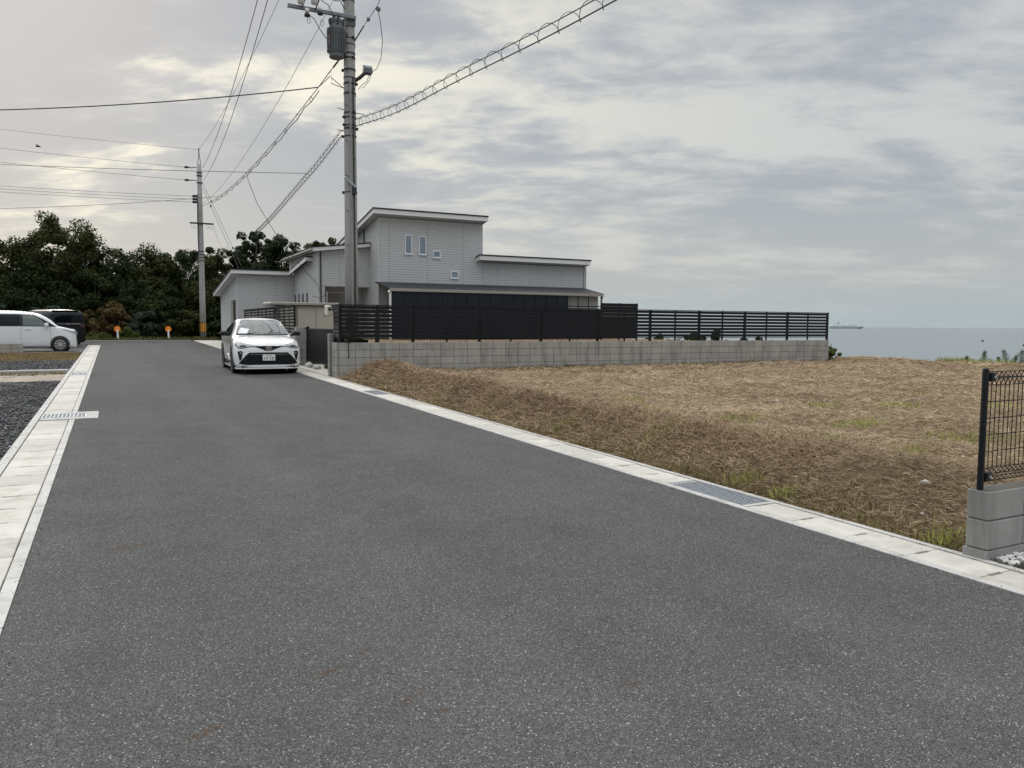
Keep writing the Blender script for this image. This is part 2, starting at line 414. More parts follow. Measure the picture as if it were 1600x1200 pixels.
def water_mat():
    t = NT('sea_water'); v = t.pos()
    t.col((.155, .19, .205)); t.set(Roughness=.25); t.b.inputs['IOR'].default_value = 1.33
    n1 = t.noise(t.pos((.16, .5, 1)), 1.0, 6, .65, .3); n2 = t.noise(t.pos((.02, .05, 1)), 1.0, 4, .6, .5)
    h = t.math('ADD', t.math('MULTIPLY', n1, .6), t.math('MULTIPLY', n2, 2.0)); t.bump(h, .9, 1.0); return t.m
M['sea'] = water_mat()
grid('sea', np.array([28.0, 60, 150, 400, 1200, 4000, 12000, 40000]), np.array([-30000.0, -8000, -2000, -500, -100, 0, 100, 500, 2000, 8000, 40000]), lambda X, Y: X * 0 - 4.2, M['sea'])

# ------------------------------------------------------------------ road
road = MB()
def sheet(mb, poly, dz):
    mb.add([(x, y, gz(y) + dz) for x, y in poly], [tuple(range(len(poly)))])
ys = list(np.linspace(-6, 46.6, 54))
for a, b in zip(ys[:-1], ys[1:]): sheet(road, [(-.525, a), (4.66, a), (4.66, b), (-.525, b)], 0)
sheet(road, [(-40, 46.6), (-.525, 46.6), (4.66, 46.6), (4.66, 51.0), (4.55, 53.2), (4.2, 54.2), (-40, 54.6)], 0)
o = setting(road.build('road', M['asphalt']))

# thin concrete line where the road meets the far verge
mb = MB(); 
for k in range(14):
    x0 = -22 + k * 1.9
    mb.box(x0, x0 + 1.88, 54.62, 54.74, gz(54.6) - .05, gz(54.6) + .02)
setting(mb.build('far_kerb', M['kerb']))

# ------------------------------------------------------------------ gutters with their lids
def lid_mesh(w, l, th, notch):
    h = l / 2; s = notch / 2; d = .011
    poly = [(-w / 2, -h), (-s, -h), (-s, -h + d), (s, -h + d), (s, -h), (w / 2, -h), (w / 2, h), (s, h), (s, h - d), (-s, h - d), (-s, h), (-w / 2, h)]
    mb = MB(); n = len(poly)
    b = .004                                   # small chamfer round the top edge
    top = [(x * (1 - b / (w / 2)), y * (1 - b / h), 0) for x, y in poly]
    mb.add([(x, y, -th) for x, y in poly] + [(x, y, -b) for x, y in poly] + top,
           [tuple(range(2 * n, 3 * n))] + [(i, (i + 1) % n, n + (i + 1) % n, n + i) for i in range(n)] + [(n + i, n + (i + 1) % n, 2 * n + (i + 1) % n, 2 * n + i) for i in range(n)])
    return mb
TILT = math.atan(G)
def gutter(name, xa0, xa1, xl0, xl1, xb0, xb1, y0, y1, skip, notch):
    mb = MB()
    for (p, q) in ((xa0, xa1), (xb0, xb1)):
        yy = y0
        while yy < y1 - .01:
            e = min(yy + 2.0, y1)
            mb.add([(x, y, gz(y) + z) for z in (-.25, .005) for y in (yy + .003, e - .003) for x in (p, q)],
                   [(0, 2, 3, 1), (4, 5, 7, 6), (0, 1, 5, 4), (2, 6, 7, 3), (0, 4, 6, 2), (1, 3, 7, 5)])
            yy = e
    g = setting(mb.build(name, M['kerb']))
    w = xl1 - xl0; src = None; y = y0 + .25
    while y < y1:
        if not any(a - .2 < y < b + .2 for a, b in skip):
            dz = random.uniform(-.002, .003)
            if src is None:
                src = lid_mesh(w, .494, .05, notch).build('gutter_lid', M['lid'], g); q = src
            else: q = inst(src, 'gutter_lid', g)
            q.location = ((xl0 + xl1) / 2 + random.uniform(-.002, .002), y, gz(y) + dz); q.rotation_euler = (TILT, 0, random.uniform(-.003, .003))
        y += .5
    return g
RG = [(4.9, 5.9), (15.4, 16.4)]; LG = [(13.4, 14.4), (23.4, 24.4)]
gr = gutter('right_gutter', 4.664, 4.742, 4.752, 5.078, 5.088, 5.145, 1.4, 40.4, RG, .13)
gl = gutter('left_gutter', -.602, -.529, -1.0, -.614, -1.10, -1.012, 1.4, 46.4, LG, .15)

def grate(label, x0, x1, y0, y1, pitch, along, parent_label_extra=None):
    yc = (y0 + y1) / 2; t = thing('drain_grate', label, 'drain grate', ((x0 + x1) / 2, yc, gz(yc) + (.014 if along == 'collar' else .003))); t.rotation_euler = (TILT, 0, 0)
    w, l = x1 - x0, y1 - y0
    f = MB()
    for a in (-1, 1):
        f.box(-w / 2, w / 2, a * (l / 2) - .006, a * (l / 2) + .006, -.04, 0); f.box(a * (w / 2) - .004, a * (w / 2) + .004, -l / 2 + .0065, l / 2 - .0065, -.04, -.001)
    f.build('grate_frame', M['steel'], t)
    if along in ('x', 'collar'):
        n = int(l / pitch); src = MB().box(-w / 2 + .005, w / 2 - .005, -.0045, .0045, -.035, -.002).build('bar', M['steel'], t)
        src.location = (0, -l / 2 + l / n, 0)
        for k in range(2, n): inst(src, 'bar', t, (0, -l / 2 + l * k / n, 0))
        m = max(3, int(w / .052)); src = MB().box(-.0045, .0045, -l / 2 + .007, l / 2 - .007, -.018, -.0035).build('cross_rod', M['steel'], t); src.location = (-w / 2 + w / m, 0, 0)
        for k in range(2, m): inst(src, 'cross_rod', t, (-w / 2 + w * k / m, 0, 0))
    else:
        n = int(w / pitch); src = MB().box(-.0035, .0035, -l / 2 + .007, l / 2 - .007, -.035, -.002).build('bar', M['steel'], t); src.location = (-w / 2 + w / n, 0, 0)
        for k in range(2, n): inst(src, 'bar', t, (-w / 2 + w * k / n, 0, 0))
        src = MB().box(-w / 2 + .005, w / 2 - .005, -.003, .003, -.018, -.004).build('cross_rod', M['steel'], t); src.location = (0, -l / 2 + l / 4, 0)
        for k in (2, 3): inst(src, 'cross_rod', t, (0, -l / 2 + l * k / 4, 0))
    return t
grate('long steel lattice grate set in the gutter beside the scrubby mound', 4.756, 5.074, 4.96, 5.94, .04, 'x')
grate('blue-grey steel grate in the gutter below the end of the block wall', 4.756, 5.074, 15.46, 16.34, .04, 'x')
grate('steel grate in a white concrete collar jutting onto the asphalt', -.98, -.40, 13.62, 14.14, .06, 'collar')
grate('small steel grate in the gutter beside the pale concrete strip', -.985, -.615, 23.46, 24.34, .045, 'x')
# white collar of the cross drain, on the asphalt
mb = MB()
for (a, b, c, d) in ((-.397, -.22, 13.40, 14.34), (-.99, -.4, 13.40, 13.60), (-.99, -.4, 14.16, 14.34)):
    mb.add([(x, y, gz(y) + z) for z in (-.05, .012) for y in (c, d) for x in (a, b)], [(0, 2, 3, 1), (4, 5, 7, 6), (0, 1, 5, 4), (2, 6, 7, 3), (0, 4, 6, 2), (1, 3, 7, 5)])
setting(mb.build('drain_collar', M['kerb']))
mb = MB()
for (c, d) in ((4.905, 4.95), (5.95, 5.995), (15.405, 15.45), (16.35, 16.395)):
    mb.add([(x, y, gz(y) + z) for z in (-.05, .004) for y in (c, d) for x in (4.753, 5.077)], [(0, 2, 3, 1), (4, 5, 7, 6), (0, 1, 5, 4), (2, 6, 7, 3), (0, 4, 6, 2), (1, 3, 7, 5)])
setting(mb.build('grate_seat', M['kerb']))

# concrete apron beside the garage at the far end of the road
mb = MB()
for k in range(7):
    y0 = 40.45 + k * 2.0; mb.add([(x, y, gz(y) + .004) for y in (y0 + .006, y0 + 1.994) for x in (4.665, 5.55)], [(0, 1, 3, 2)])
mb.add([(x, y, gz(y) + .004) for y in (45.0, 54.4) for x in (5.556, 9.0)], [(0, 1, 3, 2)])
setting(mb.build('apron', M['pad']))
setting(MB().add([(x, y, gz(y) + z) for y, z in ((20.9, .01), (26.0, .012)) for x in (5.15, 6.3)], [(0, 1, 3, 2)]).build('entry_path', M['pad']))

# ------------------------------------------------------------------ left side: gravel lots
def left_sheet(name, mat, x0, x1, y0, y1, dz, nx=24, ny=24, amp=.012, seed=0):
    rs = np.random.default_rng(seed)
    ph = rs.uniform(0, 6, 4)
    return grid(name, np.linspace(x0, x1, nx), np.linspace(y0, y1, ny), lambda X, Y: G * Y + dz + amp * (np.sin(X * 2.1 + ph[0]) * np.cos(Y * 1.7 + ph[1]) + .6 * np.sin(X * 5.3 + Y * 4.1 + ph[2])), mat)
left_sheet('gravel_lot', M['gravel'], -14, -1.06, 1.0, 21.7, -.03, 60, 80, .012, 1)
left_sheet('gravel_drive', M['gravel'], -16, -1.06, 25.3, 31.6, -.03, 30, 30, .012, 2)
left_sheet('sandy_strip', M['sand'], -14, -1.06, 21.5, 24.6, -.025, 60, 30, .016, 3)
left_sheet('turf_patch', M['browngrass'], -18, -1.06, 31.2, 37.4, -.02, 40, 30, .02, 4)
left_sheet('parking_lot', M['gravel'], -20, -1.06, 37.4, 46.5, -.02, 40, 30, .005, 5)
# concrete divider strip, in cast lengths
k = 0; x = -1.10; srcs = None
div = thing('concrete_divider', 'long pale concrete divider strip between two dark gravel lots', 'kerb', (0, 24.9, gz(24.9)))
while x > -12:
    l = 1.2; b = MB().bevbox(-l / 2 + .004, l / 2 - .004, -.14, .14, -.1, .06, .012)
    if srcs is None: srcs = b.build('kerb_length', M['kerb'], div); srcs.location = (x - l / 2, 0, 0)
    else: inst(srcs, 'kerb_length', div, (x - l / 2, random.uniform(-.01, .01), random.uniform(-.008, .008)), (0, 0, random.uniform(-.008, .008)))
    x -= l
tag(MB().box(-12, -1.15, 38.02, 38.14, gz(38) - .1, gz(38) + .012).build('parking_line', M['kerb']), 'narrow pale concrete parking line beneath the white van', 'parking line')

def scatter_stones(name, n, x0, x1, y0, y1, dz, smin, smax, mat, bias=1.0):
    X = RNG.uniform(x0, x1, n); t = RNG.uniform(0, 1, n) ** bias; Y = y0 + (y1 - y0) * t
    base = np.array([(1, 0, 0), (0, 1, 0), (-1, 0, 0), (0, -1, 0), (0, 0, .8), (0, 0, -.8)], float)
    s = RNG.uniform(smin, smax, n); V = base[None] * (s[:, None, None] * RNG.uniform(.6, 1.25, (n, 6, 1)))
    a = RNG.uniform(0, 6.28, n); ca, sa = np.cos(a)[:, None], np.sin(a)[:, None]
    vx = V[:, :, 0] * ca - V[:, :, 1] * sa; vy = V[:, :, 0] * sa + V[:, :, 1] * ca
    tz = V[:, :, 2] + .3 * V[:, :, 0]
    P = np.stack([vx + X[:, None], vy + Y[:, None], tz + (G * Y + dz)[:, None]], 2).reshape(-1, 3)
    f = np.array([(0, 1, 4), (1, 2, 4), (2, 3, 4), (3, 0, 4), (1, 0, 5), (2, 1, 5), (3, 2, 5), (0, 3, 5)])
    F = (f[None] + (np.arange(n) * 6)[:, None, None]).reshape(-1, 3)
    o = fast_mesh(name, P, F, mat); setting(o, 'stuff'); return o
o = scatter_stones('gravel', 16000, -4.2, -1.10, 9.0, 21.6, -.018, .012, .032, M['gravelstone'], 1.3); tag(o, 'dark crushed stones covering the lot left of the gutter', 'gravel')
o = scatter_stones('gravel', 5000, -6.0, -1.08, 25.2, 31.8, -.015, .015, .04, M['gravelstone']); tag(o, 'dark crushed stones beyond the concrete divider strip', 'gravel')

for nm, x0, x1, n, lab in (('grit', 4.62, 4.70, 300, 'loose grit along the right asphalt edge'), ('grit', -.56, -.44, 400, 'loose grit along the left asphalt edge'), ('grit', 5.05, 5.2, 450, 'soil crumbs spilled on the right gutter edge'), ('grit', -1.15, -1.02, 700, 'dark gravel crumbs spilled on the left gutter edge')):
    o = scatter_stones(nm, n, x0, x1, 1.6, 26.0, .006, .002, .006, M['gravelstone'] if 'soil' not in lab else M['dry'], 1.5); tag(o, lab, 'grit')
# ------------------------------------------------------------------ block walls
def block_face_wall(name, label, segs, courses, mat, joint=.009, depth=.010):
    """segs: list of (axis, fixed, start, end, thickness, ztop). Stack-bonded blocks proud of a mortar core."""
    t = thing(name, label, 'wall', (segs[0][1] if segs[0][0] == 'y' else segs[0][2], segs[0][2] if segs[0][0] == 'y' else segs[0][1], 0))
    cache = {}
    for (ax, fx, s0, s1, th, zt) in segs:
        core = MB(); e = depth
        if ax == 'x': core.box(s0 + e, s1 - e, fx + e, fx + th - e, zt - .2 * courses - .1, zt - .004)
        else: core.box(fx + e, fx + th - e, s0 + e, s1 - e, zt - .2 * courses - .1, zt - .004)
        core.build('mortar_core', M['mortar'], t, True)
        n = max(1, round((s1 - s0) / .4)); w = (s1 - s0) / n
        for c in range(courses):
            z1 = zt - .2 * c; z0 = z1 - .2
            for k in range(n):
                a = s0 + w * k; key = (ax, round(w, 4), th)
                if key not in cache:
                    b = MB()
                    hw = w / 2 - joint / 2
                    if ax == 'x': b.bevbox(-hw, hw, -th / 2, th / 2, -.0955, .0955, .005)
                    else: b.bevbox(-th / 2, th / 2, -hw, hw, -.095, .095, .005)
                    cache[key] = b.build('concrete_block', mat, t); q = cache[key]
                else: q = inst(cache[key], 'concrete_block', t)
                cx, cy = (a + w / 2, fx + th / 2) if ax == 'x' else (fx + th / 2, a + w / 2)
                q.location = (cx - t.location[0] + random.uniform(-.0015, .0015), cy - t.location[1] + random.uniform(-.002, .002), (z0 + z1) / 2 - .0)
    return t
block_face_wall('retaining_wall', 'long weathered grey block retaining wall under the black slatted fence', [('x', 20.12, 5.29, 23.29, .15, 1.095), ('y', 5.22, 20.275, 20.76, .148, 1.09)], 5, M['block'])
block_face_wall('boundary_wall', 'low clean block wall carrying the black mesh fence beside white stones', [('x', 3.09, 5.13, 9.13, .15, .49)], 2, M['block_new'])
setting(MB().box(5.12, 9.14, 3.082, 3.248, -.1, .088).build('wall_footing', M['block_new']))
block_face_wall('low_block_wall', 'low grey block wall in front of the white van', [('x', 37.45, -6.43, -3.23, .15, .71)], 2, M['block'])
block_face_wall('roadside_wall', 'block wall under the slatted fence behind the parked white car', [('y', 5.43, 26.0, 38.0, .15, 1.25)], 4, M['block'])
p = thing('gate_pillar', 'smooth grey gate pillar between parked white car and black gate', 'pillar', (5.45, 25.75, gz(25.7)))
for k in range(5):
    b = MB().bevbox(-.16, .16, -.12, .12, .006 + k * .25, .25 + k * .25 - .004, .006)
    b.build('pillar_block', M['block_new'], p)
p = thing('gate_pillar', 'slim pale grey gate pillar at the road end of the retaining wall', 'pillar', (5.25, 20.9, gz(20.9)))
for k in range(6): MB().bevbox(-.08, .08, -.1, .1, .004 + k * .19, .19 + k * .19 - .004, .005).build('pillar_block', M['block_new'], p)

# gate of vertical bars
g = thing('slatted_gate', 'black gate of close vertical bars between two grey pillars', 'gate', (5.62, 23.3, gz(23.3) + .12))
GY0, GY1 = -2.3, 2.25
fr = MB()
fr.box(-.02, .02, GY0, GY1, 1.06, 1.11); fr.box(-.02, .02, GY0, GY1, .04, .09); fr.box(-.02, .02, GY0, GY0 + .05, .0905, 1.0595); fr.box(-.02, .02, GY1 - .05, GY1, .0905, 1.0595); fr.box(-.02, .02, -.03, .03, .0905, 1.0595)
fr.build('gate_frame', M['black'], g)
bar = MB().box(-.013, .013, -.022, .022, .091, 1.059).build('gate_bar', M['gate'], g); bar.location = (-.0, GY0 + .09, 0)
k = 1
while GY0 + .09 + k * .058 < GY1 - .07:
    inst(bar, 'gate_bar', g, (0, GY0 + .09 + k * .058, 0)); k += 1
MB().bevbox(-.05, .05, -.09, .09, 1.07, 1.17, .01).build('latch_box', M['black'], g).location = (0, GY1 - .1, 0)

# ------------------------------------------------------------------ slatted fence on the retaining wall
def slat_fence(name, label, P0, P1, ztop, nsl, pitch, sh, span, base, thick=.08):
    """vertical-post fence from P0 to P1 (xy); slats in panels of length span"""
    P0 = Vector(P0); P1 = Vector(P1); L = (P1 - P0).length; an = math.atan2(P1.y - P0.y, P1.x - P0.x)
    t = thing(name, label, 'fence', (P0.x, P0.y, 0), an)
    n = max(1, round(L / span)); sp = L / n
    cap = MB().box(-.03, L + .03, -.028, .028, ztop - .022, ztop).build('top_rail', M['black'], t)
    bot = MB().box(0, L, -.012, .012, ztop - .03 - nsl * pitch - .012, ztop - .03 - nsl * pitch + .010).build('bottom_rail', M['black'], t)
    ps = pt = None
    for k in range(2 * n + 1):
        main = k % 2 == 0; x = sp * k / 2
        if main:
            if ps is None: ps = MB().bevbox(-thick / 2, thick / 2, -.03, .03, base, ztop - .023, .004).build('post', M['black'], t); q = ps
            else: q = inst(ps, 'post', t)
            q.location = (x, .036, 0)
        else:
            if pt is None: pt = MB().bevbox(-.024, .024, -.018, .018, base, ztop - .023, .003).build('intermediate_post', M['black'], t); q = pt
            else: q = inst(pt, 'intermediate_post', t)
            q.location = (x, .03, 0)
    sl = None
    for r in range(nsl):
        z = ztop - .03 - r * pitch - sh / 2
        for k in range(n):
            if sl is None: sl = MB().bevbox(-sp / 2 + .004, sp / 2 - .004, -.010, .010, -sh / 2, sh / 2, .003).build('slat', M['black'], t); q = sl
            else: q = inst(sl, 'slat', t)
            q.location = (sp * (k + .5), -.006, z + random.uniform(-.0015, .0015))
    return t
slat_fence('slatted_fence', 'long black horizontal slat fence on top of the weathered block wall', (5.31, 20.175), (23.27, 20.175), 2.09, 8, .107, .083, 2.0, 1.097)
slat_fence('slatted_fence', 'short black slat fence return at the corner above the gate pillar', (5.285, 20.78), (5.285, 20.24), 2.088, 8, .107, .083, .6, 1.092, .05)
slat_fence('slatted_fence', 'black slat fence behind the parked white car', (5.50, 38.0), (5.50, 26.95), 2.22, 9, .105, .072, 1.85, 1.255, .06)
# dark screen box behind the long fence
sc_ = thing('privacy_screen', 'taller black slatted screen standing beyond the terrace roof end', 'screen', (18.6, 28.0, .9))
for k in range(11): MB().bevbox(0, 1.9, -.012, .012, .12 + k * .138, .2555 + k * .138, .003).build('screen_slat', M['black'], sc_)
for x in (.03, .95, 1.87): MB().box(x - .03, x + .03, .0145, .06, 0, 1.65).build('post', M['black'], sc_)

# ------------------------------------------------------------------ mesh fence on the boundary wall
mf = thing('mesh_fence', 'black welded mesh fence with scalloped edges on low clean block wall', 'fence', (5.155, 3.17, .49))
def post(x):
    pm = MB(); pm.lathe([(.0208, 0), (.021, .005), (.021, .80), (.019, .812), (.0, .814)], 16)
    return pm
pp = post(0).build('post', M['black'], mf, smooth=True)
inst(pp, 'post', mf, (2.0, 0, 0)); inst(pp, 'post', mf, (4.0 - .05, 0, 0))
zt, zb = .79, .05
prof = [(0, zb + .075), (-.03, zb + .04), (0, zb), (.03, zb + .04), (.004, zb + .08), (.004, zt - .08), (.03, zt - .04), (0, zt), (-.03, zt - .04), (0, zt - .075)]
w0 = MB().tube([(-.0125 + .0125 * 0, y, z) if i < 1 else (0.0, y, z) for i, (y, z) in enumerate(prof)], .0022, 5)
# the bent loops lean half a pitch sideways so the edge reads as crossing wires
pts = [(0, .0, zb + .085), (.025, -.03, zb + .04), (0, 0, zb), (-.025, .03, zb + .04), (0, .002, zb + .085), (0, .002, zt - .085), (.025, .03, zt - .04), (0, 0, zt), (-.025, -.03, zt - .04), (0, 0, zt - .085)]
w = MB().tube(pts, .0031, 5).build('mesh_wire', M['black'], mf); w.location = (.075, 0, 0)
for k in range(1, 76):
    x = .075 + .05 * k
    if abs(x - 2.0) < .03: continue
    inst(w, 'mesh_wire', mf, (x, 0, 0))
for (y, z) in [(0, zt), (-.03, zt - .04), (.03, zt - .04), (0, zt - .09), (0, zb), (-.03, zb + .04), (.03, zb + .04), (0, zb + .09)] + [(.004, zb + .09 + (zt - zb - .18) * k / 5) for k in range(1, 5)]:
    MB().tube([(.02, y, z), (3.95, y, z)], .0033, 5).build('line_wire', M['black'], mf)
for z in (zt - .035, zb + .035):
    MB().bevbox(.02, .075, -.03, .03, z - .03, z + .03, .006).build('clamp', M['black'], mf)
    MB().cyl((.05, -.032, z), (.05, -.04, z), .009, 8).build('clamp_bolt', M['steel'], mf)
# pad and white stones beside the boundary wall
setting(MB().add([(5.15, -3, .0), (10, -3, .0), (10, 2.86, .012), (5.15, 2.86, .012)], [(0, 1, 2, 3)]).build('driveway', M['pad']))
base = [Vector(v) for v in ((1, 0, 0), (-.9, .1, .1), (0, 1, .1), (.1, -.95, 0), (0, .1, .9), (.1, 0, -.8), (.6, .6, .5), (-.6, .55, .45), (.55, -.6, .5), (-.6, -.6, .4), (.6, .5, -.5), (-.5, -.6, -.5))]
stones = []
for k in range(4):
    bm = bmesh.new()
    for v in base: bm.verts.new(v * random.uniform(.8, 1.15))
    bmesh.ops.convex_hull(bm, input=bm.verts); bm.verts.index_update()
    s = MB(); s.add([v.co[:] for v in bm.verts], [[v.index for v in f.verts] for f in bm.faces]); bm.free(); stones.append(s)
first = [None] * 4
x = 5.22; n = 0
while x < 8.9:
    for r in range(3):
        k = n % 4; s = random.uniform(.018, .034)
        loc = (x + random.uniform(-.012, .012), 3.06 - r * .05 + random.uniform(-.012, .012), .02 + s * .4)
        if first[k] is None: first[k] = stones[k].build('pebble', M['stone']); q = first[k]
        else: q = inst(first[k], 'pebble')
        q.location = loc; q.scale = (s, s * .8, s * .7); q.rotation_euler = (random.uniform(-.4, .4), random.uniform(-.4, .4), random.uniform(0, 6))
        tag(q, 'white pebble lying along the foot of the low clean block wall', 'pebble', 'white pebbles below the mesh fence'); n += 1
    x += .052
# ------------------------------------------------------------------ vacant lot
def vnoise(X, Y, seed, f):
    rs = np.random.default_rng(seed); z = 0 * X
    for k in range(7):
        a = rs.uniform(0, 6.28); w = f * rs.uniform(.7, 2.2); z = z + np.sin((X * np.cos(a) + Y * np.sin(a)) * w + rs.uniform(0, 6.28)) / (1 + .5 * k)
    return z / 3.0
def sstep(t): t = np.clip(t, 0, 1); return t * t * (3 - 2 * t)
def lot_z(X, Y):
    X = np.asarray(X, float); Y = np.asarray(Y, float)
    e = G * Y - .01
    r = sstep((X - 5.16) / 1.1)
    z = e * (1 - r) + (.33 - .0 * Y) * r
    # cut bank along the gutter, higher towards the wall
    z = z + (.07 + .14 * sstep((Y - 9) / 6.5)) * np.exp(-((X - 6.0) / .5) ** 2) * sstep((Y - 4.6) / 1.5) * (1 - sstep((Y - 19.2) / .9)) * (1 + .45 * vnoise(X * .6, Y, 41, 1.6))
    z = z + .03 * np.exp(-((X - 5.8) / .45) ** 2) * vnoise(X, Y, 42, 6.5)
    z = z + .10 * np.exp(-((X - 6.1) / .6) ** 2 - ((Y - 4.3) / .9) ** 2) * 1.2
    z = z - .06 * sstep((9 - Y) / 6) * r
    z = z + (.045 * vnoise(X, Y, 3, 1.0) + .03 * vnoise(X, Y, 4, 3.2) + .014 * vnoise(X, Y, 9, 9.0)) * np.clip(r + .15, 0, 1)
    # raised lip at the sea edge, then the bank drops away
    z = z + .12 * np.exp(-((X - 24.3) / .8) ** 2)
    z = z - 6.5 * sstep((X - 25.4) / 6.0)
    return z
xs = np.concatenate([np.linspace(5.15, 9, 130), np.linspace(9.05, 26, 180), np.linspace(26.2, 31, 14)]); ys = np.linspace(3.25, 20.16, 230)
lot = grid('vacant_lot', xs, ys, lot_z, M['dry'])
# lot-side ground right of the near wall and beyond the far wall end
grid('shore_bank', np.linspace(23.4, 31, 20), np.concatenate([np.linspace(-30, 3.2, 12), np.linspace(20.2, 70, 16)]), lambda X, Y: .30 - 6.5 * sstep((X - 25.0) / 6.0), M['dry'])

def blades(name, X, Y, zf, ln, wd, tilt, mat, lift=(0, .03), curve=.0):
    n = len(X); a = RNG.uniform(0, 6.283, n); l = ln * RNG.uniform(.5, 1.5, n); w = wd * RNG.uniform(.6, 1.4, n)
    el = RNG.uniform(tilt[0], tilt[1], n)
    dx, dy, dz = np.cos(a) * np.cos(el), np.sin(a) * np.cos(el), np.sin(el)
    px, py = -np.sin(a), np.cos(a)
    z = zf(X, Y) + RNG.uniform(lift[0], lift[1], n)
    roll = RNG.uniform(-.9, .9, n)
    p = np.stack([px * np.cos(roll), py * np.cos(roll), np.sin(roll)], 1) * (w / 2)[:, None]
    A = np.stack([X, Y, z], 1); B = A + np.stack([dx, dy, dz], 1) * (l * .55)[:, None]
    C = A + np.stack([dx, dy, dz], 1) * l[:, None]; C[:, 2] -= curve * l
    V = np.stack([A - p, A + p, B + p * .9, B - p * .9, C], 1).reshape(-1, 3)
    k = np.arange(n)[:, None] * 5
    F = np.concatenate([k + np.array([[0, 1, 2, 3]]), k + np.array([[3, 2, 4, 4]])], 0)
    # quads + triangles: use triangles throughout
    T = np.concatenate([k + np.array([[0, 1, 2]]), k + np.array([[0, 2, 3]]), k + np.array([[3, 2, 4]])], 0)
    o = fast_mesh(name, V, T, mat); setting(o, 'stuff'); return o
def lot_points(n, x0=5.2, x1=25.3, y0=3.3, y1=20.08, d0=8.5, pw=1.5):
    X = RNG.uniform(x0, x1, n); Y = RNG.uniform(y0, y1, n); d = np.hypot(X, Y); k = RNG.uniform(0, 1, n) < np.minimum(1, (d0 / d) ** pw)
    return X[k], Y[k], d[k]
X, Y, d = lot_points(620000)
patch = vnoise(X, Y, 21, 1.4) + .6 * vnoise(X, Y, 22, 4.0); k = RNG.uniform(-1.1, .9, len(X)) < 1.5 * patch + .25
X, Y, d = X[k], Y[k], d[k]
o = blades('dry_grass', X, Y, lot_z, .045 + .0065 * d, .0024 + .00042 * d, (-.1, .4), M['straw'], (-.004, .022), .05); tag(o, 'mown dry straw lying over the vacant lot', 'dry grass')
# straw bank by the gutter, combed down the slope
n = 34000; X = RNG.normal(5.95, .40, n); Y = RNG.uniform(5.2, 19.9, n); k = (X > 5.2) & (X < 7.4); X, Y = X[k], Y[k]; d = np.hypot(X, Y)
o = blades('dry_grass', X, Y, lot_z, .09 + .005 * d, .003 + .0004 * d, (-.2, .8), M['bankstraw'], (0, .05), .25); tag(o, 'thick thatch of dead straw on the bank along the gutter', 'dry grass')
# dead stems pile near the long grate
n = 5000; X = RNG.normal(6.1, .5, n); Y = RNG.normal(4.3, .6, n); k = (X > 5.25) & (Y > 3.3); X, Y = X[k], Y[k]
o = blades('dead_stems', X, Y, lot_z, .11, .005, (-.1, .6), blade_mat('dead_stem', [(.1, (.15, .107, .072)), (.5, (.28, .21, .135)), (.85, (.46, .36, .235)), (.97, (.64, .54, .38))], 1.2), (-.01, .05), .1); tag(o, 'tangle of brown dead stems heaped beside the long grate', 'dead stems')
# olive grass fringe along the gutter and wall
n = 15000; Y = RNG.uniform(3.3, 19.9, n); X = 5.17 + np.abs(RNG.normal(0, .20, n)); kk = RNG.uniform(-1, 1, n) < vnoise(X * 0, Y, 31, 1.1) + .15; X, Y = X[kk], Y[kk]
o = blades('olive_grass', X, Y, lot_z, .075, .007, (.5, 1.45), M['olive'], (-.01, .0), .15); tag(o, 'fringe of short olive grass along the gutter edge', 'grass')
n = 2600; X = RNG.uniform(5.4, 23.2, n); Y = 20.09 - np.abs(RNG.normal(0, .08, n))
o = blades('olive_grass', X, Y, lot_z, .10, .012, (.6, 1.5), M['olive'], (-.02, .0), .1); tag(o, 'sparse weeds at the foot of the long block wall', 'grass')
# green tufts
tx, ty = [], []
for (x, y, r, m) in [(9.9, 8.6, .35, 130), (10.9, 8.0, .5, 160), (8.6, 6.9, .45, 170), (7.6, 7.9, .5, 150), (7.0, 9.2, .45, 130), (5.75, 7.4, .3, 160), (6.4, 6.6, .35, 150), (8.7, 5.6, .6, 210), (9.6, 5.2, .4, 130), (7.2, 5.2, .35, 110), (5.35, 5.6, .22, 110), (5.3, 5.0, .15, 90), (5.3, 3.5, .2, 130), (7.9, 10.8, .5, 110), (6.6, 11.6, .4, 100), (5.5, 11.4, .25, 120), (5.55, 9.2, .25, 140), (12.2, 7.2, .5, 110), (9.0, 4.3, .5, 150), (5.45, 13.6, .2, 70), (13.1, 9.4, .4, 70), (6.9, 6.0, .3, 90), (8.1, 4.0, .4, 120), (11.6, 5.4, .4, 80)]:
    tx.append(RNG.normal(x, r * .5, m)); ty.append(RNG.normal(y, r * .32, m))
X = np.clip(np.concatenate(tx), 5.18, 25); Y = np.clip(np.concatenate(ty), 3.28, 20)
o = blades('grass_tufts', X, Y, lot_z, .10, .009, (.6, 1.5), M['greengrass'], (-.01, 0), .12); tag(o, 'yellow-green grass tufts sprouting through the dry straw', 'grass')
M['turfblade'] = blade_mat('turf_blade', [(.1, (.11, .085, .045)), (.45, (.20, .155, .08)), (.7, (.28, .205, .11)), (.95, (.25, .24, .11))], .5, .2)
